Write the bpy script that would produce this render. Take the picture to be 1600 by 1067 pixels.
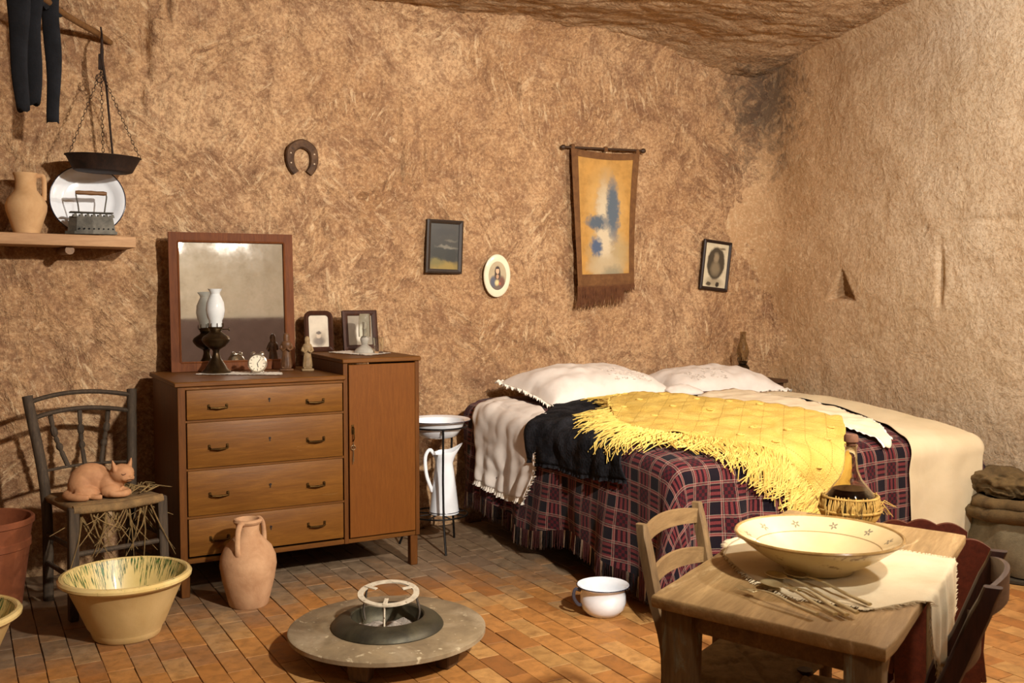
import bpy, bmesh, math, random
from mathutils import Vector, Matrix, noise, Euler
for o in list(bpy.data.objects): bpy.data.objects.remove(o)
SC = bpy.context.scene; COL = SC.collection
PI = math.pi; rnd = random.Random(7)

# ---------------------------------------------------------------- camera
F_PX, YAW, HORIZON, EYE = 1556.0, 29.1, 450.0, 1.5
cam = bpy.data.cameras.new('camera'); cam.sensor_width = 36.0; cam.lens = F_PX/1600*36
cam.clip_start = .05; cam.clip_end = 60
co = bpy.data.objects.new('camera', cam); COL.objects.link(co)
co.location = (0, 0, EYE)
co.rotation_euler = (PI/2-math.atan((533.5-HORIZON)/F_PX), 0, -math.radians(YAW))
SC.camera = co
cam.dof.use_dof = True; cam.dof.focus_distance = 5.2; cam.dof.aperture_fstop = 9.0

# ---------------------------------------------------------------- world, lights, exposure
SC.view_settings.view_transform = 'Standard'; SC.view_settings.look = 'None'
SC.view_settings.gamma = 1; SC.view_settings.use_curve_mapping = False
SC.view_settings.exposure = 0.24
w = bpy.data.worlds.new('world'); SC.world = w; w.use_nodes = True
w.node_tree.nodes['Background'].inputs[0].default_value = (1, .8, .6, 1)
w.node_tree.nodes['Background'].inputs[1].default_value = .05
def lamp(name, loc, target, power, col, radius, spot=None, blend=.8):
    l = bpy.data.lights.new(name, 'SPOT' if spot else 'POINT'); l.energy = power; l.color = col; l.shadow_soft_size = radius
    if spot: l.spot_size = math.radians(spot); l.spot_blend = blend
    o = bpy.data.objects.new(name, l); COL.objects.link(o); o.location = loc
    o.rotation_euler = (Vector(target)-Vector(loc)).to_track_quat('-Z', 'Y').to_euler()
    return o
lamp('spot_lamp', (2.0, .5, 2.75), (2.35, 5.0, 1.3), 930, (1, .925, .83), .07, 94, 1.)
lamp('spot_lamp_bed', (4.1, 1.75, 2.8), (4.4, 5.4, 1.2), 205, (1, .95, .88), .08)
lamp('spot_lamp_entrance', (1.5, -.9, 2.8), (1.6, -2.2, 2.7), 38, (1, .95, .88), .10)

# ---------------------------------------------------------------- materials
def lin(c):
    c = c.lstrip('#'); v = [int(c[i:i+2], 16)/255 for i in (0, 2, 4)]
    return tuple((x/12.92 if x <= .04045 else ((x+.055)/1.055)**2.4) for x in v)+(1,)
class NT:
    def __init__(s, name):
        s.m = bpy.data.materials.new(name); s.m.use_nodes = True; s.t = s.m.node_tree; s.n = s.t.nodes
        s.b = s.n['Principled BSDF']; s.out = s.n['Material Output']
    def add(s, t, **k):
        n = s.n.new(t)
        for a, v in k.items(): setattr(n, a, v)
        return n
    def link(s, a, b): s.t.links.new(a, b)
    def coord(s, kind='Object', scale=(1, 1, 1), rot=(0, 0, 0), loc=(0, 0, 0)):
        tc = s.add('ShaderNodeTexCoord'); mp = s.add('ShaderNodeMapping')
        mp.inputs['Scale'].default_value = scale; mp.inputs['Rotation'].default_value = rot; mp.inputs['Location'].default_value = loc
        s.link(tc.outputs[kind], mp.inputs[0]); return mp.outputs[0]
    def noise(s, vec, scale=5., detail=6., rough=.6, dist=0.):
        n = s.add('ShaderNodeTexNoise'); n.inputs['Scale'].default_value = scale; n.inputs['Detail'].default_value = detail
        n.inputs['Roughness'].default_value = rough; n.inputs['Distortion'].default_value = dist
        if vec is not None: s.link(vec, n.inputs['Vector'])
        return n.outputs['Fac']
    def voro(s, vec, scale=5., feature='F1', out='Distance'):
        n = s.add('ShaderNodeTexVoronoi', feature=feature); n.inputs['Scale'].default_value = scale
        if vec is not None: s.link(vec, n.inputs['Vector'])
        return n.outputs[out]
    def ramp(s, fac, stops, interp='LINEAR'):
        r = s.add('ShaderNodeValToRGB'); r.color_ramp.interpolation = interp; e = r.color_ramp.elements
        while len(e) < len(stops): e.new(.5)
        for k, (p, c) in enumerate(stops):
            e[k].position = p; e[k].color = lin(c) if isinstance(c, str) else (c, c, c, 1)
        s.link(fac, r.inputs[0]); return r.outputs[0]
    def mix(s, fac, a, b, mode='MIX'):
        n = s.add('ShaderNodeMix', data_type='RGBA', blend_type=mode)
        for i, v in ((0, fac), (6, a), (7, b)):
            if isinstance(v, str): n.inputs[i].default_value = lin(v)
            elif isinstance(v, (int, float)): n.inputs[i].default_value = v if i == 0 else (v, v, v, 1)
            elif isinstance(v, tuple): n.inputs[i].default_value = v
            else: s.link(v, n.inputs[i])
        return n.outputs[2]
    def math(s, op, a, b=0., c=0.):
        n = s.add('ShaderNodeMath', operation=op)
        for i, v in enumerate((a, b, c)):
            if isinstance(v, (int, float)): n.inputs[i].default_value = v
            else: s.link(v, n.inputs[i])
        return n.outputs[0]
    def sep(s, vec):
        n = s.add('ShaderNodeSeparateXYZ'); s.link(vec, n.inputs[0]); return n.outputs
    def bump(s, h, strength=.3, dist=.01, prev=None):
        n = s.add('ShaderNodeBump'); n.inputs['Strength'].default_value = strength; n.inputs['Distance'].default_value = dist
        s.link(h, n.inputs['Height'])
        if prev is not None: s.link(prev, n.inputs['Normal'])
        return n.outputs[0]
    def set(s, **k):
        names = dict(color='Base Color', rough='Roughness', metal='Metallic', normal='Normal', trans='Transmission Weight', ior='IOR',
                     spec='Specular IOR Level', coat='Coat Weight', sheen='Sheen Weight', emis='Emission Color', emis_s='Emission Strength', alpha='Alpha', sss='Subsurface Weight')
        for a, v in k.items():
            i = s.b.inputs[names[a]]
            if isinstance(v, str): i.default_value = lin(v)
            elif isinstance(v, (int, float, tuple)): i.default_value = v
            else: s.link(v, i)
        return s.m
MATS = {}
def mottled(name, c1, c2, scale=6., rough=.7, bump=.2, bscale=40., bdist=.003, metal=0., spot=None, spots=0., coat=0., spec=.4, c3=None):
    """two-tone mottled surface with fine relief"""
    if name in MATS: return MATS[name]
    t = NT(name); v = t.coord()
    n = t.noise(v, scale, 7, .65, .4); col = t.ramp(n, [(.3, c1), (.7, c2)])
    if c3: col = t.mix(t.ramp(t.noise(v, scale*.35, 5, .6, .8), [(.5, 0.), (.68, 1.)]), col, c3)
    if spot: col = t.mix(t.ramp(t.noise(v, spots, 3, .6), [(.62, 0.), (.7, 1.)]), col, spot)
    nb = t.bump(t.noise(v, bscale, 6, .65), bump, bdist)
    MATS[name] = t.set(color=col, rough=rough, metal=metal, normal=nb, coat=coat, spec=spec); return MATS[name]
def wood(name, c1, c2, axis='x', scale=7., rough=.55, bump=.25, wear=None, wamt=.62, spec=.4):
    if name in MATS: return MATS[name]
    t = NT(name); st = {'x': (.9, 9, 9), 'y': (9, .9, 9), 'z': (9, 9, .9)}[axis]
    v = t.coord(scale=st); g = t.noise(v, scale, 8, .62, .7)
    col = t.ramp(g, [(.28, c1), (.72, c2)])
    f = t.noise(t.coord(scale=tuple(k*3 for k in st)), scale*1.6, 5, .7); col = t.mix(t.ramp(f, [(.35, .55), (.6, 0.)]), col, c1)
    big = t.noise(t.coord(), 3.2, 5, .6, .5); col = t.mix(t.math('MULTIPLY', t.ramp(big, [(.42, 0.), (.75, 1.)]), .45), col, c1)
    if wear:
        wv = t.noise(t.coord(scale=tuple(max(.45, k*.22) for k in st)), 5.5, 8, .72, 1.); col = t.mix(t.ramp(wv, [(wamt, 0.), (wamt+.12, 1.)]), col, wear)
    nb = t.bump(g, bump, .004); nb = t.bump(f, bump*.7, .002, nb)
    MATS[name] = t.set(color=col, rough=rough, normal=nb, spec=spec); return MATS[name]
def plain(name, c, rough=.6, metal=0., **k):
    if name in MATS: return MATS[name]
    t = NT(name); n = t.noise(t.coord(), 14, 4, .6); a = lin(c); d = tuple(x*.8 for x in a[:3])+(1,)
    MATS[name] = t.set(color=t.mix(t.ramp(n, [(.35, 0.), (.7, 1.)]), d, a), rough=rough, metal=metal, **k); return MATS[name]
def glassm(name, c='f4f6f2', rough=.02, ior=1.25, **k):
    if name in MATS: return MATS[name]
    t = NT(name); n = t.noise(t.coord(), 30, 4, .6)
    MATS[name] = t.set(color=c, rough=t.ramp(n, [(.4, rough), (.8, rough+.06)]), trans=1., ior=ior, **k); return MATS[name]
def print_mat(name, base, blobs, plane='xz', wob=.01, rough=.6, grain=.25):
    """flat printed picture: soft ellipses (u, v, ru, rv, colour, softness) in the object's own metres"""
    t = NT(name); v = t.coord(); o = t.sep(v); U, V = o['XYZ'.index(plane[0].upper())], o['XYZ'.index(plane[1].upper())]
    n1 = t.math('MULTIPLY', t.math('SUBTRACT', t.noise(v, 28, 4, .6), .5), wob*4); n2 = t.math('MULTIPLY', t.math('SUBTRACT', t.noise(t.coord(loc=(3, 5, 1)), 28, 4, .6), .5), wob*4)
    U = t.math('ADD', U, n1); V = t.math('ADD', V, n2)
    col = t.mix(t.ramp(t.noise(v, 18, 5, .6), [(.35, 0.), (.7, grain*2)]), base, tuple(x*.6 for x in lin(base)[:3])+(1,))
    for (u, vv, ru, rv, c, soft) in blobs:
        a = t.math('POWER', t.math('DIVIDE', t.math('SUBTRACT', U, u), ru), 2.); b = t.math('POWER', t.math('DIVIDE', t.math('SUBTRACT', V, vv), rv), 2.)
        d = t.math('ADD', a, b); m = t.ramp(d, [(max(.02, 1-soft), 1.), (1., 0.)]) if soft < 1 else t.ramp(d, [(0., 1.), (1., 0.)])
        col = t.mix(m, col, c)
    return t.set(color=col, rough=rough)

# ---------------------------------------------------------------- geometry helpers
class MB:
    """collects shapes for ONE mesh object"""
    def __init__(s): s.v = []; s.f = []; s.uv = None
    def raw(s, vs, fs, M=None):
        k = len(s.v)
        s.v += [tuple(M @ Vector(p)) if M else tuple(p) for p in vs]; s.f += [tuple(k+i for i in f) for f in fs]; return s
    def box(s, c, size, M=None, bev=.004, seg=1, taper=None):
        bm = bmesh.new(); bmesh.ops.create_cube(bm, size=1)
        for q in bm.verts:
            q.co = Vector((q.co.x*size[0], q.co.y*size[1], q.co.z*size[2]))
            if taper and q.co.z < 0: q.co.x *= taper; q.co.y *= taper
        if bev: bmesh.ops.bevel(bm, geom=bm.edges[:], offset=bev, segments=seg, affect='EDGES', profile=.5)
        bm.verts.ensure_lookup_table(); T = Matrix.Translation(c)
        if M: T = T @ M
        s.raw([q.co for q in bm.verts], [[q.index for q in f.verts] for f in bm.faces], T); bm.free(); return s
    def prism(s, pts, h, M=None):
        """polygon in xy extruded along z by h"""
        n = len(pts); vs = [(x, y, 0) for x, y in pts]+[(x, y, h) for x, y in pts]
        fs = [tuple(reversed(range(n))), tuple(range(n, 2*n))]+[(i, (i+1) % n, n+(i+1) % n, n+i) for i in range(n)]
        return s.raw(vs, fs, M)
    def lathe(s, prof, seg=48, M=None, wob=None):
        vs = []; fs = []; rows = []
        for j, (r, z) in enumerate(prof):
            if r < 1e-5: rows.append([len(vs)]); vs.append((0, 0, z))
            else:
                rows.append(list(range(len(vs), len(vs)+seg)))
                for i in range(seg):
                    a = 2*PI*i/seg; rr = r*(wob(a, z) if wob else 1); vs.append((rr*math.cos(a), rr*math.sin(a), z))
        for A, B in zip(rows, rows[1:]):
            for i in range(seg):
                i2 = (i+1) % seg
                if len(A) == 1 and len(B) == 1: break
                if len(A) == 1: fs.append((A[0], B[i2], B[i]))
                elif len(B) == 1: fs.append((A[i], A[i2], B[0]))
                else: fs.append((A[i], A[i2], B[i2], B[i]))
        return s.raw(vs, fs, M)
    def tube(s, pts, rad, seg=8, closed=False, cap=True, flat=1.):
        pts = [Vector(p) for p in pts]; n = len(pts); R = rad if isinstance(rad, (list, tuple)) else [rad]*n
        vs = []; fs = []; up = None
        for i, p in enumerate(pts):
            a = pts[(i-1) % n] if closed else pts[max(i-1, 0)]; b = pts[(i+1) % n] if closed else pts[min(i+1, n-1)]
            d = (b-a).normalized() if (b-a).length > 1e-9 else Vector((0, 0, 1))
            if up is None: up = Vector((0, 0, 1)) if abs(d.z) < .9 else Vector((1, 0, 0))
            e = d.cross(up)
            if e.length < 1e-6: e = d.orthogonal()
            e.normalize(); f = e.cross(d).normalized(); up = f
            for k in range(seg):
                t = 2*PI*k/seg; vs.append(p+R[i]*(math.cos(t)*e+flat*math.sin(t)*f))
        for i in range(n if closed else n-1):
            j = (i+1) % n
            for k in range(seg):
                l = (k+1) % seg; fs.append((i*seg+k, i*seg+l, j*seg+l, j*seg+k))
        if cap and not closed: fs.append(tuple(reversed(range(seg)))); fs.append(tuple((n-1)*seg+k for k in range(seg)))
        return s.raw(vs, fs)
    def ball(s, c, r, sub=2, M=None):
        bm = bmesh.new(); bmesh.ops.create_icosphere(bm, subdivisions=sub, radius=1); bm.verts.ensure_lookup_table()
        rr = r if isinstance(r, (tuple, list)) else (r, r, r); T = Matrix.Translation(c)
        if M: T = T @ M
        s.raw([(q.co.x*rr[0], q.co.y*rr[1], q.co.z*rr[2]) for q in bm.verts], [[q.index for q in f.verts] for f in bm.faces], T); bm.free(); return s
    def grid(s, rows, uvs=None):
        """rows of points as one sheet"""
        n = len(rows[0]); k = len(s.v)
        s.v += [tuple(p) for r in rows for p in r]
        s.f += [(k+j*n+i, k+j*n+i+1, k+(j+1)*n+i+1, k+(j+1)*n+i) for j in range(len(rows)-1) for i in range(n-1)]
        if uvs: s.uv = (s.uv or [])+[q for r in uvs for q in r]
        return s
    def build(s, name, m=None, parent=None, loc=None, rot=None, smooth=38, solid=0., sub=0):
        me = bpy.data.meshes.new(name); me.from_pydata(s.v, [], s.f); me.update()
        if s.uv:
            L = me.uv_layers.new(name='UVMap')
            for lp in me.loops: L.data[lp.index].uv = s.uv[lp.vertex_index]
        if smooth:
            for p in me.polygons: p.use_smooth = True
            if smooth < 180: me.set_sharp_from_angle(angle=math.radians(smooth))
        if m: me.materials.append(m)
        o = bpy.data.objects.new(name, me); COL.objects.link(o)
        if parent: o.parent = parent
        if loc: o.location = loc
        if rot: o.rotation_euler = rot
        if solid:
            q = o.modifiers.new('thickness', 'SOLIDIFY'); q.thickness = solid; q.offset = 1
        if sub:
            q = o.modifiers.new('subdivision', 'SUBSURF'); q.levels = sub; q.render_levels = sub
        return o
def thing(name, label, cat, loc=(0, 0, 0), rz=0, group=None, rot=None):
    o = bpy.data.objects.new(name, None); COL.objects.link(o); o.empty_display_size = .05
    o.location = loc; o.rotation_euler = rot or (0, 0, rz); o['label'] = label; o['category'] = cat
    if group: o['group'] = group
    return o
def tag(o, label, cat, group=None):
    o['label'] = label; o['category'] = cat
    if group: o['group'] = group
    return o
def stuff(o): o['kind'] = 'stuff'; return o
def rotm(x=0, y=0, z=0): return Euler((x, y, z)).to_matrix().to_4x4()
def T(x, y, z): return Matrix.Translation((x, y, z))
def crom(pts, n):
    """smooth curve through points"""
    P = [Vector(p) for p in pts]; P = [2*P[0]-P[1]]+P+[2*P[-1]-P[-2]]; m = len(P)-3; out = []
    for i in range(n):
        t = i/(n-1)*m; k = min(int(t), m-1); f = t-k; a, b, c, d = P[k:k+4]
        out.append(.5*((2*b)+(c-a)*f+(2*a-5*b+4*c-d)*f*f+(3*b-a-3*c+d)*f**3))
    return out
def sm(a, b, x): x = max(0., min(1., (x-a)/(b-a))); return x*x*(3-2*x)
def fbm(p, o=4): return noise.fractal(Vector(p), 1.0, 2.0, o)
# ---------------------------------------------------------------- the cave room
WB, WR, WL, WF, CEIL = 5.72, 5.30, -1.6, -2.2, 3.22
def stone_mat(name, cols, streak, pick, fine, soot=False, rough=.92, pale=None, axis='Y_AXIS', smooth=0.):
    """cols: dark, mid, light, blotch, grain shade, grain light"""
    t = NT(name); v = t.coord(); g = t.add('ShaderNodeNewGeometry'); pos = g.outputs['Position']; sp_ = t.sep(pos)
    n = t.noise(v, 1.3, 6, .62, .5); n2 = t.noise(v, 6.5, 6, .7, .9); n3 = t.noise(v, 55, 4, .72); n4 = t.noise(v, 21, 4, .7, .6)
    col = t.ramp(n, [(.3, cols[0]), (.5, cols[1]), (.7, cols[2])])
    if pale:
        m = t.ramp(t.math('ADD', t.math('DIVIDE', t.math('SUBTRACT', 5.7, sp_[1]), 2.2), t.math('MULTIPLY', t.math('SUBTRACT', n2, .5), .5)), [(.17, 0.), (.85, 1.)])
        col = t.mix(m, col, t.ramp(n, [(.3, pale[0]), (.5, pale[1]), (.7, pale[2])]))
    k_ = 1-smooth
    mauve = t.noise(t.coord(loc=(3.1, 0, 7.7)), 1.9, 6, .74, 1.6); col = t.mix(t.ramp(mauve, [(.50, 0.), (.66, .75*k_)]), col, cols[3])
    col = t.mix(t.ramp(t.noise(t.coord(loc=(9, 2, 4)), 3.3, 5, .7, 1.2), [(.58, 0.), (.70, .45*k_)]), col, cols[5])
    col = t.mix(t.ramp(n2, [(.38, .6*k_), (.51, 0.)]), col, cols[3])
    col = t.mix(t.ramp(n4, [(.34, .5*k_), (.46, 0.)]), col, cols[4])
    col = t.mix(t.ramp(n3, [(.40, .5), (.52, 0.)]), col, cols[4]); col = t.mix(t.ramp(n3, [(.54, 0.), (.66, .4)]), col, cols[5])
    # patches of parallel pick strokes, each patch cut in its own direction
    wv = t.add('ShaderNodeVectorMath', operation='ADD'); t.link(v, wv.inputs[0]); nz = t.add('ShaderNodeTexNoise'); nz.inputs['Scale'].default_value = 2.5; nz.inputs['Detail'].default_value = 3; t.link(v, nz.inputs['Vector'])
    wsc = t.add('ShaderNodeVectorMath', operation='SCALE'); t.link(nz.outputs['Color'], wsc.inputs[0]); wsc.inputs['Scale'].default_value = .35; t.link(wsc.outputs[0], wv.inputs[1])
    cell = t.voro(wv.outputs[0], 2.6, 'F1', 'Color'); rv = t.add('ShaderNodeVectorRotate', rotation_type=axis); t.link(v, rv.inputs['Vector']); cs_ = t.sep(cell); t.link(t.math('MULTIPLY', t.math('ADD', cs_[0], streak[3]), streak[4]), rv.inputs['Angle'])
    mp = t.add('ShaderNodeMapping'); mp.inputs['Scale'].default_value = streak[0]; t.link(rv.outputs[0], mp.inputs[0]); st = t.noise(mp.outputs[0], streak[2], 4, .66, .5)
    msk = t.ramp(t.math('ADD', t.noise(v, 3.7, 2, .6), t.math('MULTIPLY', t.math('SUBTRACT', cs_[1], .5), .35)), [(.42, .15), (.6, 1.)])
    col = t.mix(t.math('MULTIPLY', t.ramp(st, [(.34, .7*k_), (.46, 0.)]), msk), col, cols[4]); col = t.mix(t.math('MULTIPLY', t.ramp(st, [(.56, 0.), (.66, .7*k_)]), msk), col, cols[5])
    st = t.math('MULTIPLY', st, msk)
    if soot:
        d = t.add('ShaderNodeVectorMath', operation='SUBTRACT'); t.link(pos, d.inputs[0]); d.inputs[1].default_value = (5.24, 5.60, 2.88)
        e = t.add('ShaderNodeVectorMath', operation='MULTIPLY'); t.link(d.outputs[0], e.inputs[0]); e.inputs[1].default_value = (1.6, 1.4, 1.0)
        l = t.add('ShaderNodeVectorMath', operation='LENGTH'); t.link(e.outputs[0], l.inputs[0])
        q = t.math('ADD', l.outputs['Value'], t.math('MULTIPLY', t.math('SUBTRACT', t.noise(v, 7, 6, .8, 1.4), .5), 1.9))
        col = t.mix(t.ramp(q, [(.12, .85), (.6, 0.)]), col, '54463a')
    nb = t.bump(st, pick, .035); nb = t.bump(n2, fine, .04, nb); nb = t.bump(n4, fine, .02, nb); nb = t.bump(n3, fine*.8, .008, nb)
    return t.set(color=col, rough=rough, normal=nb, spec=.12)
OCH = ('a67f59', 'ba946c', 'caa67e', '805d45', '7a5840', 'dbbd95'); PALE = ('c6b094', 'd3bfa2', 'dfcfb6')
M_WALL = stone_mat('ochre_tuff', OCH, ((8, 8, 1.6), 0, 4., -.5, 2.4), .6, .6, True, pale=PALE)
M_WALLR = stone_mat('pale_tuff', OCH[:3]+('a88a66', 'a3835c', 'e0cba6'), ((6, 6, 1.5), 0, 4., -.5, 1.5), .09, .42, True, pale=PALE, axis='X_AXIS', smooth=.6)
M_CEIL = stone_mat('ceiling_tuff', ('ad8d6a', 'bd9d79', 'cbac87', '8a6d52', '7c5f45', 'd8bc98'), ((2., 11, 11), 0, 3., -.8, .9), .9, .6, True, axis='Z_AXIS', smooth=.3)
M_PLASTER = stone_mat('entrance_plaster', ('c8bca6', 'd0c6b2', 'd8cebc', 'bdb09a', 'b8ab94', 'e0d8c8'), ((6, 6, 1.5), 0, 3., -.5, 2.), .3, .25, smooth=.5)
M_DADO = mottled('entrance_dado', '5f4e48', '6f5c55', 4., .85, .3, 20)

def sheet(name, mat, origin, du, dv, nu, nv, disp, kind='structure'):
    """displaced stone surface: origin + du*i + dv*j, pushed along the normal by disp(point)"""
    O, U, V = Vector(origin), Vector(du), Vector(dv); N = U.cross(V).normalized(); rows = []
    for j in range(nv+1):
        rows.append([]); b = O+V*(j/nv)
        for i in range(nu+1):
            p = b+U*(i/nu); rows[-1].append(p+N*disp(p))
    o = MB().grid(rows).build(name, mat, smooth=180); o['kind'] = kind; return o
def relief(p, a=1., pk=1.):
    d = .045*fbm((p.x*.9, p.y*.9, p.z*.9), 3)+.016*fbm((p.x*3.7+4, p.y*3.7, p.z*3.7), 4)
    q = (p.x*.8+p.z*.6, p.y, -p.x*.6+p.z*.8)                       # pick strokes run slanting
    d += pk*.010*fbm((q[0]*14, p.y*14, q[2]*4.5), 3)+.006*fbm((p.x*30, p.y*30, p.z*30), 2)
    return d*a
def tri_pit(p, c, half, depth):
    """three-cornered lamp niche cut into the right wall"""
    y, z = p.y-c[0], p.z-c[1]; e = min(z+half*.55, (half*1.0-z*1.0-abs(y+ .02)*1.75))
    return depth*sm(0, half*.35, e)
PITS = [(2.40, 2.56, .008, .16, .035), (2.41, 2.25, .007, .12, .03), (3.22, 2.78, .008, .14, .04), (3.22, 2.52, .006, .13, .025), (3.62, 3.03, .13, .008, .03), (1.05, 3.05, .01, .1, .05), (4.45, 2.4, .06, .05, .02), (.93, 2.82, .03, .17, .07), (.90, 2.55, .02, .10, .04), (2.55, 2.3, .015, .1, .03), (1.7, 3.0, .02, .1, .03), (2.15, 2.05, .03, .018, .05)]
def fillet(t, R): t = max(0., min(R, t)); return R-math.sqrt(max(0., R*R-t*t))
def back_disp(p):
    d = relief(p)
    for (x, z, rx, rz, dep) in PITS:
        k = ((p.x-x)/rx)**2+((p.z-z)/rz)**2
        if k < 4: d -= dep*math.exp(-k*1.4)
    d += fillet(p.x-(WR-.30), .30)                                 # the corner closes in a curve
    d += .16*sm(3.02, 3.3, p.z)**2                                 # and rolls over into the ceiling
    d += .02*sm(.9, 0, p.z)
    return d
sheet('wall_back', M_WALL, (-1.7, WB, -.05), (7.2, 0, 0), (0, 0, 3.45), 620, 300, back_disp)
def right_disp(p):
    d = relief(p, .45, .12)+fillet(p.y-(WB-.30), .30)
    d -= tri_pit(p, (4.90, 1.49), .15, .14)
    for (y, z, ry, rz, dep) in [(4.08, 1.56, .022, .17, .05), (4.19, 1.87, .012, .012, .04), (3.8, 1.9, .3, .02, .012)]:
        k = ((p.y-y)/ry)**2+((p.z-z)/rz)**2
        if k < 4: d -= dep*math.exp(-k*1.4)
    d += .02*fbm((p.x, p.y*1.3+3, p.z*1.1), 2)
    return d+.10*sm(3.0, 3.3, p.z)**2+.02*sm(.8, 0, p.z)
sheet('wall_right', M_WALLR, (WR, 5.9, -.05), (0, -8.2, 0), (0, 0, 3.5), 620, 260, right_disp)
def ceil_disp(p):
    d = .06*fbm((p.x*.7, p.y*.9, 4), 3)+.015*fbm((p.x*2.6, p.y*5+p.x*1.2, 2), 4)
    d += .012*fbm((p.x*7, p.y*20+p.x*4, 9), 4)
    return d+.14*math.exp(-((p.x-5.3)**2+(p.y-5.7)**2)/.5)-.22*sm(5.4, 3.2, p.y)*sm(3.8, 5.6, p.x)*.6+.05*sm(3.5, 1.0, p.x)
sheet('ceiling', M_CEIL, (-1.7, 5.9, CEIL), (7.2, 0, 0), (0, -8.2, 0), 300, 330, ceil_disp)
sheet('wall_left', M_WALL, (WL, -2.4, -.05), (0, 8.3, 0), (0, 0, 3.5), 60, 30, lambda p: relief(p))
sheet('wall_front', M_PLASTER, (5.6, WF, -.05), (-7.4, 0, 0), (0, 0, 3.5), 150, 70, lambda p: relief(p, .7))
tr = MB().box((1.85, WF+.06, 1.02), (7.2, .08, 2.04), bev=.01).build('trim_1', M_DADO); tr['kind'] = 'structure'

# ---------------------------------------------------------------- floor of laid bricks
fl_o = MB().box((1.85, 1.75, -.09), (7.4, 8.3, .16), bev=0).build('floor', mottled('floor_mortar', '3c2e22', '54422f', 9, .95, .4, 60)); fl_o['kind'] = 'structure'
def brick_mat(name, island):
    t = NT(name); v = t.coord(); g = t.add('ShaderNodeNewGeometry'); pos = g.outputs['Position']
    r = g.outputs['Random Per Island'] if island else t.add('ShaderNodeObjectInfo').outputs['Random']
    col = t.ramp(r, [(0., '8c5a2c'), (.2, 'a87238'), (.45, 'b07c42'), (.62, '9a632f'), (.8, 'ba8c52'), (1., 'a67e48')])
    n = t.noise(pos, 16, 8, .7, .4); col = t.mix(t.ramp(n, [(.34, .6), (.58, 0.)]), col, '74502a')
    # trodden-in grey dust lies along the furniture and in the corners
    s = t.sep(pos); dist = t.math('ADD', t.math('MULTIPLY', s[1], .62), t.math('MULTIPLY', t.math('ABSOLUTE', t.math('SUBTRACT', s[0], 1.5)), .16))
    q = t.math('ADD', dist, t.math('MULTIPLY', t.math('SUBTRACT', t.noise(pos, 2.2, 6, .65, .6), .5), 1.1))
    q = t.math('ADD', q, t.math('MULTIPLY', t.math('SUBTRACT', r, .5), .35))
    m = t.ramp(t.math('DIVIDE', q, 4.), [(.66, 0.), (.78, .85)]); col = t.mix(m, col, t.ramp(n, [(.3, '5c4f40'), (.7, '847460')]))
    nb = t.bump(t.noise(pos, 40, 7, .7), .35, .004); nb = t.bump(t.noise(pos, 9, 4, .6), .3, .006, nb)
    return t.set(color=col, rough=t.ramp(n, [(.3, .5), (.7, .75)]), normal=nb, spec=.35)
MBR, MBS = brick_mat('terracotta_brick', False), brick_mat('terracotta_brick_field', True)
BW, BL, BT, GAP = .1025, .2325, .03, .0035
fwv = Vector((math.sin(math.radians(YAW)), math.cos(math.radians(YAW)), 0)); rtv = Vector((math.cos(math.radians(YAW)), -math.sin(math.radians(YAW)), 0))
def px(p):
    d = Vector(p)-Vector((0, 0, EYE)); z = d.dot(fwv)
    return (800+F_PX*d.dot(rtv)/z, HORIZON-F_PX*d.z/z, z) if z > .2 else (0, 9999, z)
bricks = []
for i in range(-36, 33):
    x = 2.113+(i+.5)*BW
    if not (WL < x < WR-.02): continue
    off = (3.88 if i % 2 == 0 else 3.77)+(rnd.random()-.5)*.03
    for j in range(-27, 9):
        y = off+(j+.5)*BL
        if not (WF < y < WB-.02): continue
        u, v, z = px((x, y, 0))
        vis = -20 < u < 1620 and v < 1085 and not (x > 3.0 and y > 3.75) and not (.95 < x < 2.1 and y > 5.25) and not (1060 < u < 1480 and v > 930) and y < 5.5
        bricks.append((-(1/z**3 if vis else -z), x, y, rnd.random()))
bricks.sort()
def brick_bm(w, l, seed):
    r = random.Random(seed); bm = bmesh.new(); bmesh.ops.create_cube(bm, size=1)
    for q in bm.verts: q.co = Vector((q.co.x*w+(r.random()-.5)*.003, q.co.y*l+(r.random()-.5)*.004, q.co.z*BT+(r.random()-.5)*.001*(q.co.z > 0)))
    bmesh.ops.bevel(bm, geom=[e for e in bm.edges if all(q.co.z > 0 for q in e.verts)], offset=.0014, segments=1, affect='EDGES')
    bmesh.ops.delete(bm, geom=[f for f in bm.faces if f.normal.z < -.9], context='FACES')
    return bm
variants = []
for s in range(8):
    bm = brick_bm(BW-GAP, BL-GAP, s); me = bpy.data.meshes.new('brick'); bm.to_mesh(me); bm.free(); me.materials.append(MBR); variants.append(me)
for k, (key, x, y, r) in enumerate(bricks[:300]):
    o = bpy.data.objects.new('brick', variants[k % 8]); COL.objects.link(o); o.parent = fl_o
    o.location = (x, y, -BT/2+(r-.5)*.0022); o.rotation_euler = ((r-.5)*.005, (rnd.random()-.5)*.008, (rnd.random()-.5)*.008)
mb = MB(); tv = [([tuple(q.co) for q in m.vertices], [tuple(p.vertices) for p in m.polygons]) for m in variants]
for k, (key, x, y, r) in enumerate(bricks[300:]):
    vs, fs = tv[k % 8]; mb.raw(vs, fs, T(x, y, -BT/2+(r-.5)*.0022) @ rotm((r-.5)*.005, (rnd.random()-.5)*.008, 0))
stuff(mb.build('brick_field', MBS, fl_o, smooth=0))
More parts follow.
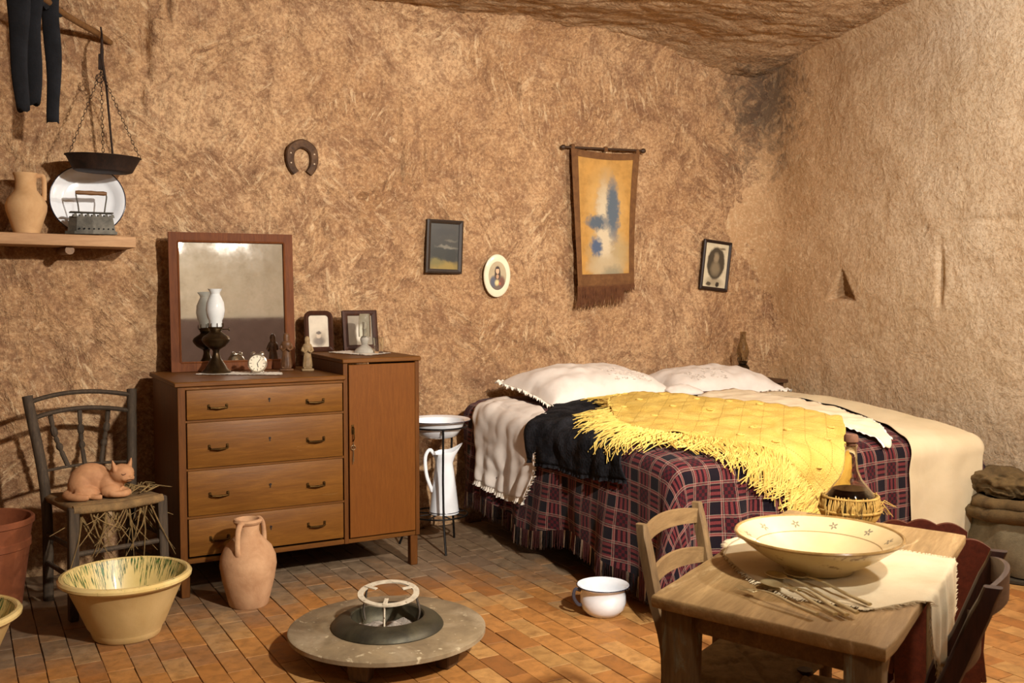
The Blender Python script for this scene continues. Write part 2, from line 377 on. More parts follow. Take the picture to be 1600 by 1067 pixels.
# ---------------------------------------------------------------- chest of drawers with cupboard
DX0, DX1, DY0, DY1, DJ, DZL, DZH, DZB = .90, 2.16, 4.908, 5.60, 1.735, 1.05, 1.135, .165
W_CASE = wood('dresser_wood', '55320f', '774a19', 'x', 5., .5, .2, wear='ab8550', wamt=.66, spec=.2)
W_CASEV = wood('dresser_wood_upright', '4f2d0e', '704317', 'z', 5., .5, .2, wear='9a7344', wamt=.70, spec=.2)
W_DRAW = wood('drawer_front_wood', '603a11', '82561f', 'x', 3.5, .48, .2, wear='9a7a4a', wamt=.67, spec=.25)
W_DOOR = wood('cupboard_door_veneer', '65390f', '7a4816', 'z', 9., .5, .12, spec=.2)
BRASS = mottled('tarnished_brass', '33230f', '5e4420', 30, .5, .2, 60, metal=.9)
DARKIRON = mottled('dark_iron', '1d1815', '3a302a', 25, .6, .4, 70, metal=.6)
dr = thing('chest_of_drawers', 'wide brown wooden chest of four drawers joined to a taller cupboard', 'chest of drawers', (0, 0, 0))
b = MB(); t_ = .022; D = DY1-DY0; ym = (DY0+DY1)/2
b.box(((DX0+DJ)/2, ym-.004, DZL-.012), (DJ-DX0+.02, D+.012, .024)); b.box(((DJ+DX1)/2, ym-.004, DZH-.012), (DX1-DJ+.016, D+.012, .024))
b.build('top_board', W_CASE, dr)
h = DZL-.024-DZB; zc = DZB+h/2; h2 = DZH-.024-DZB; zc2 = DZB+h2/2
for x, hh, zz in ((DX0+t_/2+.006, h, zc), (DJ+t_/2, h2, zc2), (DX1-t_/2-.004, h2, zc2)): MB().box((x, ym, zz), (t_, D-.012, hh), bev=.002).build('side_panel', W_CASEV, dr)
for x, hh, zz in ((DX0+.024, h, zc), (DJ+.010, h2, zc2), (DX1-.012, h2, zc2)): MB().box((x, DY0+.008, zz), (.036 if x < 1 else .024, .016, hh), bev=.002).build('stile', W_CASEV, dr)
b = MB(); b.box(((DX0+DX1)/2, ym, DZB+.012), (DX1-DX0-.02, D-.01, .024), bev=.002); b.box(((DX0+DX1)/2, DY1-.01, DZB+h/2), (DX1-DX0-.02, .012, h), bev=0)
zs = [1.016, .858, .624, .391, .195]
for z in zs[1:-1]: b.box(((.94+DJ)/2, DY0+.010, z), (DJ-.94, .016, .012), bev=.001)
b.box(((.94+DJ)/2, DY0+.010, 1.020), (DJ-.94, .016, .018), bev=.001); b.build('carcass', W_CASE, dr)
def pull(parent, x, z, tilt=0., droop=0.):
    m = MB(); y = DY0-.006
    for sx in (-.043, .043): m.box((x+sx, y, z), (.012, .012, .024), bev=.002)
    m.tube([(x-.043, y-.006, z), (x-.036, y-.017, z-.004-droop), (x, y-.021, z-.006-droop), (x+.036, y-.017, z-.004-droop), (x+.043, y-.006, z)], [.004, .0045, .006, .0045, .004], 8)
    return m.build('handle', BRASS, parent)
for k in range(4):
    z0, z1 = zs[k+1]+.0075, zs[k]-.0065; zc_ = (z0+z1)/2
    m = MB(); m.box(((.946+1.726)/2, DY0+.004+(.003 if k == 2 else 0), zc_), (1.726-.946, .022, z1-z0), bev=.003, seg=2)
    d = m.build('drawer', W_DRAW, dr)
    for x in (1.092, 1.580): pull(d, x, zc_-.012+(.01 if k == 3 and x > 1.3 else 0), droop=.004*(k % 2))
    m = MB(); m.lathe([(.0, .0), (.006, 0), (.006, .002), (.0, .002)], 12, T(1.345, DY0-.0075, zc_+.012) @ rotm(PI/2)); m.box((1.345, DY0-.0075, zc_+.003), (.005, .002, .014), bev=0); m.build('keyhole', DARKIRON, d)
m = MB(); m.box(((DJ+.026+DX1-.028)/2, DY0+.002, (DZB+.03+1.102)/2), (DX1-.028-DJ-.026, .02, 1.102-DZB-.03), bev=.002)
door = m.build('cupboard_door', W_DOOR, dr)
m = MB(); x = DJ+.044; y = DY0-.009
m.box((x, y, .765), (.014, .003, .05), bev=.001); m.tube([(x, y-.004, .78), (x, y-.02, .775), (x, y-.022, .72), (x, y-.006, .705)], .0035, 8)
m.build('door_pull', BRASS, door)
m = MB(); m.tube([(x+.012*math.cos(a), y-.008, .672+.012*math.sin(a)) for a in [2*PI*i/14 for i in range(14)]], .002, 6, closed=True); m.tube([(x, y-.012, .70), (x, y-.008, .66), (x+.001, y-.008, .60)], .0025, 6); m.tube([(x, y-.008, .66), (x-.003, y-.008, .585)], .0015, 6)
m.build('key', plain('old_key_metal', 'b09a78', .4, .9), door)
for x, y in ((DX0+.03, DY0+.03), (DX1-.03, DY0+.03), (DX0+.03, DY1-.04), (DX1-.03, DY1-.04)):
    MB().box((x, y, DZB/2), (.042, .042, DZB), bev=.003).build('leg', W_CASEV, dr)

# ---------------------------------------------------------------- mirror leaning on the wall
W_MIR = wood('mirror_frame_wood', '552d15', '7a451f', 'z', 6., .55, .12, wear='8c5a30', wamt=.7, spec=.12)
mw, mh, fw_ = .665, .75, .05; lean = math.radians(3.5)
mir = thing('standing_mirror', 'large rectangular mirror in a plain brown wooden frame leaning on the wall', 'mirror', (1.322, 5.515, DZL), rot=(-lean, 0, math.radians(-3)))
fr = MB()
for sx in (-1, 1): fr.prism([(0, 0), (fw_, fw_), (fw_, mh-fw_), (0, mh)] if sx < 0 else [(0, 0), (0, mh), (-fw_, mh-fw_), (-fw_, fw_)], .026, T(sx*mw/2, .0, 0) @ rotm(PI/2))
for top in (0, 1): fr.prism([(-mw/2, 0), (mw/2, 0), (mw/2-fw_, fw_), (-mw/2+fw_, fw_)] if not top else [(-mw/2, mh), (-mw/2+fw_, mh-fw_), (mw/2-fw_, mh-fw_), (mw/2, mh)], .026, T(0, 0, 0) @ rotm(PI/2))
fr.build('frame', W_MIR, mir, smooth=0)
b = MB(); 
for sx in (-1, 1): b.tube([(sx*(mw/2-fw_+.002), -.024, fw_), (sx*(mw/2-fw_+.002), -.024, mh-fw_)], .006, 8)
for z in (fw_-.002, mh-fw_+.002): b.tube([(-mw/2+fw_, -.024, z), (mw/2-fw_, -.024, z)], .006, 8)
b.build('inner_moulding', W_MIR, mir)
tmr = NT('silvered_glass'); nn = tmr.noise(tmr.coord(), 9, 7, .7); M_MIRROR = tmr.set(color=tmr.ramp(nn, [(.3, 'd8d6cf'), (.7, 'eceae4')]), metal=1., rough=tmr.ramp(nn, [(.35, .02), (.8, .05)]))
MB().box((0, -.012, mh/2), (mw-2*fw_+.01, .006, mh-2*fw_+.01), bev=0).build('glass', M_MIRROR, mir)
MB().box((0, .004, mh/2), (mw-.02, .006, mh-.02), bev=0).build('backing', W_MIR, mir)
LACE = mottled('white_crochet', 'd8cfc0', 'eee6d8', 30, .9, .6, 160, .004)
def doily(name, label, corners, z, n=40, sc=.012):
    """crocheted runner with a scalloped edge"""
    m = MB(); P = [Vector((c[0], c[1], 0)) for c in corners]; ring = []
    for k in range(4):
        a, c = P[k], P[(k+1) % 4]; L = max(4, int((c-a).length/.011)); d = (c-a).normalized(); nrm = Vector((d.y, -d.x, 0))
        for i in range(L): ring.append(a+(c-a)*(i/L)+nrm*(sc*abs(math.sin(i*PI/3))))
    ctr = sum(P, Vector())/4; rows = []
    for f in (1., .9, .5, .02): rows.append([(ctr.x+(p.x-ctr.x)*f, ctr.y+(p.y-ctr.y)*f, z+.0025+.002*f*(i % 2)*(f > .95)) for i, p in enumerate(ring+[ring[0]])])
    return tag(m.grid(rows).build(name, LACE, smooth=180), label, 'doily')
doily('crochet_runner', 'white crocheted runner under the brass oil lamp and the clock', [(1.07, 5.30), (1.45, 5.06), (1.49, 5.21), (1.16, 5.42)], DZL)
doily('crochet_mat', 'white crocheted mat on top of the cupboard under the clear glass lamp', [(1.83, 5.42), (1.93, 5.06), (2.11, 5.19), (1.98, 5.50)], DZH)
# oil lamp with opal chimney
ANT = mottled('antique_bronze', '2a2016', '57452a', 12, .35, .25, 40, metal=.85)
lp = thing('oil_lamp', 'bronze oil lamp with white opal glass chimney in front of the mirror', 'oil lamp', (1.19, 5.36, DZL+.003))
MB().lathe([(0, 0), (.075, 0), (.078, .006), (.06, .02), (.045, .045), (.026, .075), (.018, .1), (.017, .115), (.022, .125), (0, .125)], 36).build('base', ANT, lp)
MB().lathe([(0, .122), (.024, .124), (.052, .142), (.07, .165), (.073, .176), (.066, .19), (.042, .206), (.03, .215), (.028, .222), (0, .224)], 36).build('oil_font', ANT, lp)
bu = MB(); bu.lathe([(.028, .22), (.033, .224), (.033, .232), (.037, .234), (.037, .24), (.03, .244), (.012, .25), (0, .25)], 28)
for k in range(8): a = 2*PI*k/8; bu.tube([(.037*math.cos(a), .037*math.sin(a), .236), (.041*math.cos(a), .041*math.sin(a), .25), (.039*math.cos(a), .039*math.sin(a), .262)], .0022, 6)
bu.tube([(.03, 0, .229), (.065, -.01, .229)], .003, 6); bu.lathe([(0, 0), (.009, 0), (.009, .004), (0, .004)], 12, T(.065, -.01, .229) @ rotm(0, PI/2)); bu.build('burner', ANT, lp)
to = NT('opal_glass'); no = to.noise(to.coord(), 7, 4, .6); M_OPAL = to.set(color=to.ramp(no, [(.35, 'e6ecec'), (.7, 'fbfdfc')]), rough=.12, trans=.35, ior=1.2, coat=.5)
MB().lathe([(.034, .243), (.034, .275), (.043, .295), (.049, .33), (.045, .37), (.032, .40), (.024, .415), (.026, .425), (.036, .44), (.038, .443), (.034, .441), (.024, .427), (.022, .415), (.03, .398), (.043, .37), (.047, .33), (.041, .295), (.032, .275), (.032, .243)], 40).build('chimney', M_OPAL, lp)
# alarm clock
NICK = mottled('worn_nickel', '9a9080', 'c9c0b0', 20, .3, .1, 60, metal=.9)
ck = thing('alarm_clock', 'small round nickel alarm clock with a cream dial', 'alarm clock', (1.372, 5.215, DZL+.003), rz=math.radians(-20)); R = .048; M0 = T(0, 0, .054) @ rotm(PI/2)
MB().lathe([(0, -.02), (.035, -.02), (R-.004, -.014), (R, -.004), (R, .016), (R+.002, .02), (R-.004, .024), (R-.006, .02)], 40, M0).build('case', NICK, ck)
dl = MB().lathe([(0, .0195), (R-.006, .0195)], 40, M0).build('dial', print_mat('clock_dial', 'e6dcc4', [], rough=.4), ck, smooth=180)
nm = MB()
for k in range(12):
    a = k*PI/6; r = R*.72; nm.box((r*math.sin(a), -.0202, .054+r*math.cos(a)), (.0022, .001, .008 if k % 3 else .011), rotm(0, a, 0), bev=0)
stuff(nm.build('numerals', DARKIRON, dl))
for a, L, wd in ((.62, .030, .0025), (2.95, .022, .003)): MB().box((L/2*math.sin(a), -.021, .054+L/2*math.cos(a)), (wd, .001, L), rotm(0, a, 0), bev=0).build('hand', DARKIRON, dl)
for s in (-1, 1):
    MB().tube([(s*.026, -.004, .016), (s*.034, -.006, .0)], [.004, .005], 8).build('foot', NICK, ck)
    MB().lathe([(0, .014), (.008, .012), (.014, .005), (.015, 0), (0, 0)], 20, T(s*.022, 0, .1) @ rotm(0, s*.35)).build('bell', NICK, ck)
# two statuettes
def saint(name, label, loc, rz, mat, h, ped, arms=True):
    s = thing(name, label, 'statuette', loc, rz); k = h/.2
    b = MB().box((0, 0, ped/2), (.085*k, .06*k, ped), bev=.004); b.box((0, 0, ped+.006*k), (.06*k, .05*k, .012*k), bev=.003); b.build('pedestal', mat, s)
    def wb(a, z): return 1+.07*math.sin(9*a)*(1-min(1, (z-ped)/(h*.62)))+.03*math.sin(4*a)
    r = [(.0, 0), (.030, .0), (.029, .02), (.024, .07), (.021, .105), (.026, .125), (.029, .14), (.024, .155), (.013, .163), (.0095, .168), (.0145, .175), (.0165, .186), (.0145, .197), (.007, .204), (0, .206)]
    MB().lathe([(a*k, ped+.01+z*k) for a, z in r], 32, Matrix.Diagonal((1.15, .8, 1, 1)), wb).build('robed_figure', mat, s)
    for sx in (-1, 1): a = MB(); a.tube([(sx*.027*k, 0, ped+.15*k), (sx*.034*k, -.008*k, ped+.125*k), (sx*.02*k, -.026*k, ped+.115*k), (sx*.002*k, -.03*k, ped+.128*k)], [.010*k, .011*k, .008*k, .006*k], 8); a.build('arm', mat, s)
    v = MB().lathe([(.019*k, .155*k), (.0185*k, .175*k), (.019*k, .19*k), (.016*k, .203*k), (.008*k, .211*k), (0, .213*k)], 24, T(0, .003, ped+.01) @ Matrix.Diagonal((1, .9, 1, 1))); v.build('veil', mat, s); return s
saint('robed_statuette', 'dark brown wooden statuette of a robed figure beside the mirror frame', (1.560, 5.33, DZL), -.3, mottled('dark_statuette_wood', '3a2414', '6b4626', 20, .5, .3, 60), .175, .012)
saint('plaster_statuette', 'pale carved statuette of a robed figure on a stepped base beside the cupboard', (1.655, 5.26, DZL), -.2, mottled('pale_statuette', '6a5333', 'a08660', 20, .6, .3, 60), .155, .014)
# framed photographs on the cupboard
PORT = print_mat('portrait_print', 'cdbfa8', [(0, .075, .05, .05, '9a8a74', .9), (0, .058, .04, .035, '6d6052', .8), (0, .094, .016, .02, 'b9a68e', .5), (0, .108, .018, .011, '5a4c40', .6)], wob=.004)
p1 = thing('photo_frame', 'small dark picture frame with rounded top corners and an old portrait', 'photo frame', (1.812, 5.535, DZH), rot=(-.16, 0, -.12))
ww, hh = .165, .235
def rrect(w, h, r, r2, n=6):
    o = []
    for cx, cy, rr, a0 in ((w/2-r2, r2, r2, -PI/2), (w/2-r, h-r, r, 0), (-w/2+r, h-r, r, PI/2), (-w/2+r2, r2, r2, PI)): o += [(cx+rr*math.cos(a0+PI/2*i/n), cy+rr*math.sin(a0+PI/2*i/n)) for i in range(n+1)]
    return o
def frame_ring(w, h, r, r2, bw, bt, dep, M=None):
    """picture frame: outer outline with an opening"""
    A = rrect(w, h, r, r2); Bq = [(x, y+bw) for x, y in rrect(w-2*bw, h-bw-bt, max(.004, r*.45), max(.004, r2*.6))]; n = len(A); vs = []
    for (pts, z) in ((A, 0), (A, dep*.8), ([(a[0]*.6+c[0]*.4, a[1]*.6+c[1]*.4) for a, c in zip(A, Bq)], dep), (Bq, dep*.7), (Bq, 0)): vs += [(x, -z, y) for x, y in pts]
    fs = [(k*n+i, k*n+(i+1) % n, (k+1) % 5*n+(i+1) % n, (k+1) % 5*n+i) for k in range(5) for i in range(n)]
    return vs, fs
FR_DK = wood('dark_frame_wood', '2e170c', '4c2915', 'z', 8., .5, .1, spec=.15)
m = MB(); m.raw(*frame_ring(ww, hh, .04, .008, .026, .026, .02)); m.build('frame', FR_DK, p1)
MB().box((0, -.006, .118), (.125, .003, .19), bev=0).build('portrait', PORT, p1)
MB().box((0, .003, .11), (.15, .005, .2), bev=0).build('backing', FR_DK, p1)
p2 = thing('photo_frame', 'wider dark frame with plain grey glazing behind the clear glass lamp', 'photo frame', (2.058, 5.52, DZH), rot=(-.14, 0, .02)); ww, hh = .215, .235
m = MB(); m.raw(*frame_ring(ww, hh, .006, .006, .032, .03, .022)); m.build('frame', FR_DK, p2)
MB().box((0, -.006, .118), (.16, .003, .18), bev=0).build('picture', print_mat('grey_print', '8f8371', [(.0, .10, .035, .06, 'c9c2b2', .7)], wob=.004, rough=.15), p2)
MB().box((0, .003, .11), (.19, .005, .2), bev=0).build('backing', FR_DK, p2)
GLASS = glassm('clear_glass'); 
gl = thing('glass_oil_lamp', 'clear glass lamp with tall chimney and white wick holder on the cupboard', 'oil lamp', (2.00, 5.30, DZH+.003))
MB().lathe([(0, 0), (.06, 0), (.062, .005), (.05, .02), (.028, .035), (.016, .045), (.022, .06), (.026, .075), (.02, .088), (.012, .094), (0, .094)], 36).build('base', mottled('frosted_glass', '8f8a80', 'b9b4a8', 10, .15, .1, 40, coat=.6), gl)
MB().lathe([(0, .09), (.012, .09), (.012, .125), (.014, .128), (.014, .136), (.012, .138), (.011, .172), (0, .172)], 20).build('wick_holder', mottled('candle_wax', 'b7ad9c', 'd6cdbc', 12, .5, .1, 30), gl)
MB().lathe([(.033, .088), (.034, .12), (.033, .18), (.030, .215), (.029, .217), (.0315, .18), (.0325, .12), (.0315, .088)], 36).build('chimney', GLASS, gl)
gt = thing('tumbler', 'small clear glass tumbler beside the glass lamp on the cupboard', 'glass', (2.055, 5.225, DZH+.003))
MB().lathe([(0, .0), (.024, 0), (.025, .004), (.030, .085), (.029, .086), (.0235, .009), (0, .008)], 32).build('cup', GLASS, gt)
# ---------------------------------------------------------------- pottery on the floor
def wall_y(x, z): return WB-back_disp(Vector((x, WB, z)))
TERRA = mottled('pale_terracotta', 'a8784c', 'c9996a', 7, .85, .35, 50, c3='b88a62')
TERRA2 = mottled('buff_earthenware', 'b38a5c', 'd0aa7c', 6, .85, .3, 50, c3='b07c54')
def glaze_mat():
    t = NT('yellow_glaze_with_green_drips'); v = t.coord(); o = t.sep(v)
    r = t.math('SQRT', t.math('ADD', t.math('POWER', o[0], 2.), t.math('POWER', o[1], 2.)))
    cx = t.math('DIVIDE', o[0], r); cy = t.math('DIVIDE', o[1], r); cb = t.add('ShaderNodeCombineXYZ'); t.link(cx, cb.inputs[0]); t.link(cy, cb.inputs[1]); t.link(t.math('MULTIPLY', o[2], .35), cb.inputs[2])
    n = t.noise(cb.outputs[0], 46, 3, .6); n2 = t.noise(cb.outputs[0], 9., 3, .6)
    # each drip ends at its own height
    ends = t.math('ADD', t.math('MULTIPLY', n2, .36), .0); up = t.ramp(t.math('SUBTRACT', o[2], ends), [(.0, 0.), (.02, 1.)])
    drip = t.math('MULTIPLY', t.math('MULTIPLY', t.ramp(n, [(.49, 0.), (.54, 1.)]), up), t.ramp(t.math('ADD', n2, 0.), [(.32, 0.), (.42, 1.)]))
    col = t.ramp(t.noise(v, 5, 6, .6), [(.3, 'c9b06c'), (.7, 'dcc88a')])
    col = t.mix(drip, col, t.ramp(t.noise(v, 30, 3, .6), [(.4, '143a18'), (.65, '3f6a2c')]))
    return t.set(color=col, rough=.4, coat=.15, normal=t.bump(t.noise(v, 30, 5, .6), .15, .003))
M_GLAZE = glaze_mat(); M_BASIN = mottled('buff_basin_clay', 'b99a62', 'cdb07a', 5, .6, .2, 60, c3='b5985f')
M_RIM = mottled('cream_glaze_rim', 'd0b36c', 'e2cc90', 8, .2, .15, 40, coat=.6, spot='5a6a2c', spots=45)
def basin(label, loc, rz, s=1.):
    o = thing('glazed_basin', label, 'basin', loc, rz, 'green-dripped glazed basins'); k = s
    MB().lathe([(a*k, z*k) for a, z in [(0, 0), (.135, 0), (.143, .006), (.15, .03), (.152, .036), (.165, .055), (.205, .15), (.243, .235), (.252, .25)]], 64).build('outer_wall', M_BASIN, o)
    MB().lathe([(a*k, z*k) for a, z in [(.252, .248), (.270, .252), (.281, .262), (.282, .273), (.274, .283), (.262, .285), (.252, .279)]], 64).build('rolled_rim', M_RIM, o)
    MB().lathe([(a*k, z*k) for a, z in [(.255, .282), (.25, .27), (.225, .215), (.19, .13), (.155, .05), (.13, .028), (0, .024)]], 64).build('glazed_interior', M_GLAZE, o); return o
basin('wide buff basin with green drips inside, in front of the broken chair', (.605, 4.52, 0), .4, .97)
basin('glazed basin with green drips cut off at the lower left edge', (-.075, 4.28, 0), 2.2, .95)
pot = thing('flower_pot', 'reddish terracotta flower pot with a banded rim at the left edge', 'flower pot', (.075, 5.20, 0))
RED = mottled('red_terracotta', '6e3a20', '93522e', 8, .8, .25, 45, c3='7a4426')
MB().lathe([(0, 0), (.15, 0), (.158, .01), (.195, .27), (.198, .30)], 56).build('pot_wall', RED, pot)
MB().lathe([(.196, .29), (.205, .295), (.206, .325), (.200, .33), (.212, .40), (.222, .405), (.222, .425), (.215, .432), (.205, .428), (.20, .40), (.185, .3), (.15, .12), (0, .12)], 56).build('banded_rim', RED, pot)
jg = thing('terracotta_jug', 'tall two-handled terracotta jug on the floor before the drawers', 'jug', (1.172, 4.675, 0), .35)
JP = [(0, 0), (.085, 0), (.092, .008), (.105, .06), (.122, .13), (.131, .195), (.127, .235), (.108, .28), (.075, .315), (.057, .335), (.052, .355), (.053, .385), (.062, .392), (.066, .402), (.062, .412), (.053, .413), (.047, .405), (.045, .36), (.05, .335), (.09, .28), (.1, .2), (.08, .05), (0, .04)]
JG = mottled('weathered_terracotta', 'a07653', 'c29a74', 9, .9, .45, 60, c3='b08a66')
MB().lathe(JP, 56, None, lambda a, z: 1+.012*math.sin(2*a+z*9)).build('body', JG, jg)
for a in (-2.6, .25):
    c, s = math.cos(a), math.sin(a); P = [(.05, .395), (.078, .40), (.102, .375), (.112, .33), (.113, .28), (.108, .262)]
    MB().tube(crom([(r*c, r*s, z) for r, z in P], 16), [.013+.003*abs(i-8)/8 for i in range(16)], 10, flat=.75).build('handle', JG, jg)

# ---------------------------------------------------------------- broken chair and the terracotta cat
GREYW = wood('grey_weathered_wood', '30261c', '5a4a38', 'z', 8., .8, .4, wear='7d6a52', wamt=.66)
STRAW = mottled('straw', '5f4a2c', '94784a', 20, .85, .3, 90); RUSH = mottled('frayed_rush', '5f4a30', '94754a', 18, .9, .8, 80, .006)
ch = thing('broken_chair', 'old grey wooden chair with turned back spindles and a torn straw seat', 'chair', (.585, 5.05, 0), math.radians(13)); sw, sd, sz = .205, .185, .515
def post(top, seat, bot, r=.019): return MB().tube(crom([bot, seat, top], 14), [r*(.85+.2*math.sin(i*.6)) if False else r for i in range(14)], 10)
for sx in (-1, 1):
    post((sx*(sw+.045), sd+.09, .985), (sx*sw, sd, sz), (sx*(sw-.01), sd+.03, .0), .024).build('back_post', GREYW, ch)
    MB().box((sx*(sw+.002), -sd, sz/2), (.045, .045, sz), rotm(0, -sx*.02, 0), bev=.006, taper=.9).build('front_leg', GREYW, ch)
def rail(z, dz, y, x, r, n=14, nm='rail', fl=.6, bow=.05):
    MB().tube([(x*(2*i/(n-1)-1), y+bow*(1-(2*i/(n-1)-1)**2), z+dz*(1-(2*i/(n-1)-1)**2)) for i in range(n)], r, 8, flat=fl).build(nm, GREYW, ch)
rail(.955, .03, sd+.08, sw+.042, .019, nm='top_rail'); rail(.875, .03, sd+.068, sw+.036, .019, nm='back_rail'); rail(.625, .005, sd+.02, sw+.008, .012, nm='lower_rail')
for sx in (-.105, 0, .105):
    P = [(sx*.75, sd+.06, .63), (sx*1.0, sd+.095, .72), (sx*1.2, sd+.11, .80), (sx*1.35, sd+.12, .90)]; c = crom(P, 22)
    MB().tube(c, [.0115+.005*(1 if i in (7, 8, 13, 14, 15) else 0)-.003*(1 if i in (6, 9, 12, 16) else 0) for i in range(22)], 8).build('spindle', GREYW, ch)
for z in (.16, .30):
    MB().tube([(-sw, -sd, z), (sw, -sd, z)], .012, 8).build('stretcher', GREYW, ch)
    for sx in (-1, 1): MB().tube([(sx*sw, -sd, z+.03), (sx*sw, sd+.02, z+.03)], .011, 8).build('stretcher', GREYW, ch)
se = MB(); rows = []; uv = []
for j in range(17):
    rows.append([])
    for i in range(25):
        x = (i/12-1)*(sw+.012); y = (j/8-1)*(sd+.012); e = min(1-abs(i/12-1), 1-abs(j/8-1)); rows[-1].append((x, y, sz-.004+.014*math.sin(min(1, e*5)*PI/2)-.018*math.exp(-((x-.08)**2+(y+.03)**2)/.01)+.004*noise.noise(Vector((x*30, y*8, 1)))))
se.grid(rows); se.build('rush_seat', RUSH, ch, smooth=180, solid=-.03)
MB().tube([(-sw, -sd-.005, sz-.012), (0, -sd-.012, sz-.020), (sw, -sd-.005, sz-.012)], .021, 10).build('front_seat_roll', RUSH, ch)
st = MB(); r2 = random.Random(3)
for k in range(46):
    x = -sw+.03+r2.random()*(2*sw-.06); y = -sd-.02+r2.random()*.09; z = sz-.03-r2.random()*.02; L = .04+r2.random()**1.5*.24; dx = (r2.random()-.5)*.30; dy = -.03*r2.random()
    st.tube([(x, y, z), (x+dx*.3, y+dy, z-L*.4), (x+dx+(r2.random()-.5)*.03, y+dy*.5, z-L)], [.0034, .003, .0014], 4)
for k in range(30):
    x = .05+r2.random()*.15; y = -.12+r2.random()*.12; a = r2.random()*2.2-.3; L = .06+r2.random()*.08
    st.tube([(x, y, sz+.01), (x+L*.5*math.cos(a), y+L*.5*math.sin(a), sz+.035), (x+L*math.cos(a), y+L*math.sin(a), sz+.02)], [.0035, .003, .0015], 4)
stuff(st.build('loose_straw', STRAW, ch))
def remeshed(mb, name, mat, parent=None, voxel=.004, it=6):
    o = mb.build(name, mat, parent, smooth=180); q = o.modifiers.new('r', 'REMESH'); q.mode = 'VOXEL'; q.voxel_size = voxel; q.use_smooth_shade = True
    q = o.modifiers.new('s', 'SMOOTH'); q.iterations = it; q.factor = .5
    dg = bpy.context.evaluated_depsgraph_get(); dg.update(); me = bpy.data.meshes.new_from_object(o.evaluated_get(dg)); o.modifiers.clear(); old = o.data; o.data = me; bpy.data.meshes.remove(old)
    for p in me.polygons: p.use_smooth = True
    return o
CATM = mottled('cat_terracotta', '9c6c48', 'bd8c62', 14, .75, .3, 60, c3='ad7c54')
cat = thing('cat_figurine', 'terracotta figurine of a curled-up sleeping cat on the torn seat', 'figurine', (.560, 4.965, sz+.010), math.radians(-8)); cb = MB()
cb.ball((-.04, .02, .078), (.095, .066, .082), 3); cb.ball((-.075, .012, .06), (.066, .07, .068), 3); cb.ball((.035, .005, .062), (.06, .055, .06), 3)
cb.ball((-.055, -.045, .032), (.055, .025, .034), 3, rotm(0, .25, .1)); cb.ball((.045, -.035, .035), (.045, .035, .035), 3)
cb.tube(crom([(-.06, -.055, .02), (-.02, -.07, .014), (.01, -.068, .012)], 8), [.018, .016, .013, .013, .013, .013, .014, .012], 10)      # hind paw
cb.tube(crom([(.03, -.04, .035), (.06, -.062, .022), (.095, -.055, .018), (.125, -.035, .02)], 12), [.022, .021, .019, .018, .017, .016, .016, .016, .017, .017, .017, .014], 10)  # crossed forepaws
cb.tube(crom([(.09, .0, .03), (.12, -.02, .022), (.118, -.045, .02), (.085, -.062, .018)], 12), [.02, .018, .017, .017, .016, .016, .016, .016, .017, .017, .016, .013], 10)
cb.ball((.096, -.02, .108), (.056, .050, .046), 3); cb.ball((.122, -.05, .090), (.026, .024, .019), 3); cb.ball((.075, -.01, .075), (.04, .036, .035), 3)
cb.ball((.106, -.058, .090), (.017, .015, .013), 2); cb.ball((.137, -.044, .090), (.016, .015, .013), 2); cb.ball((.135, -.068, .099), (.008, .007, .006), 2)
for (ex, ey, tx, ty) in ((.066, -.040, .056, -.046), (.128, .004, .140, .006)): cb.tube([(ex, ey, .128), (ex*.5+tx*.5, ey*.5+ty*.5, .155), (tx, ty, .178)], [.025, .017, .004], 8, flat=.55)
cb.tube(crom([(-.125, .03, .03), (-.145, -.01, .022), (-.13, -.055, .02), (-.085, -.085, .018), (-.045, -.09, .017)], 16), [.018]*12+[.017, .016, .015, .011], 10)
remeshed(cb, 'cat_body', CATM, cat, .0035, 5)
DK = plain('cat_incised_lines', '5a3018', .8)
for (x, y, s) in ((.103, -.069, 1), (.142, -.034, -1)): MB().tube(crom([(x-.011, y+.003*s, .114), (x, y-.002, .109), (x+.011, y+.002, .113)], 6), .0022, 5).build('closed_eye', DK, cat)
MB().tube(crom([(.118, -.073, .083), (.134, -.074, .087), (.148, -.060, .083)], 6), .0018, 5).build('mouth', DK, cat)

# ---------------------------------------------------------------- shelf on the left wall and what stands on it
W_SHELF = wood('bare_shelf_wood', '9a7450', 'c49c72', 'x', 4., .7, .25, wear='d2b08a', wamt=.7); SZ = 1.772
sh = thing('wall_shelf', 'plain pale wooden shelf board pegged to the left part of the wall', 'shelf', (0, 0, 0))
MB().box((.22, 5.575, SZ-.03), (1.18, .31, .058), rotm(0, .012, 0), bev=.007, seg=2).build('shelf_board', W_SHELF, sh)
for x in (.50, -.1): MB().tube([(x, 5.46, SZ-.082), (x-.02, 5.76, SZ-.078)], .022, 12).build('support_peg', wood('peg_wood', '6a4c30', '94704a', 'y', 6.), sh)
def shelf_jug(label, loc, rz, s=1.):
    o = thing('earthenware_jug', label, 'jug', loc, rz, 'buff jugs on the shelf')
    P = [(0, 0), (.058, 0), (.062, .008), (.075, .05), (.094, .11), (.096, .14), (.084, .172), (.062, .198), (.050, .215), (.048, .25), (.052, .28), (.058, .292), (.058, .298), (.052, .299), (.045, .285), (.043, .22), (.07, .18), (.085, .14), (.06, .03), (0, .02)]
    MB().lathe([(a*s, z*s) for a, z in P], 48).build('body', TERRA2, o)
    MB().tube(crom([(.05*s, 0, .285*s), (.075*s, 0, .287*s), (.084*s, 0, .265*s), (.084*s, 0, .2*s), (.082*s, 0, .165*s)], 16), .0095*s, 10, flat=1.2).build('handle', TERRA2, o); return o
shelf_jug('buff earthenware jug with one handle standing beside the enamel dish', (.312, 5.53, SZ), math.radians(-12))
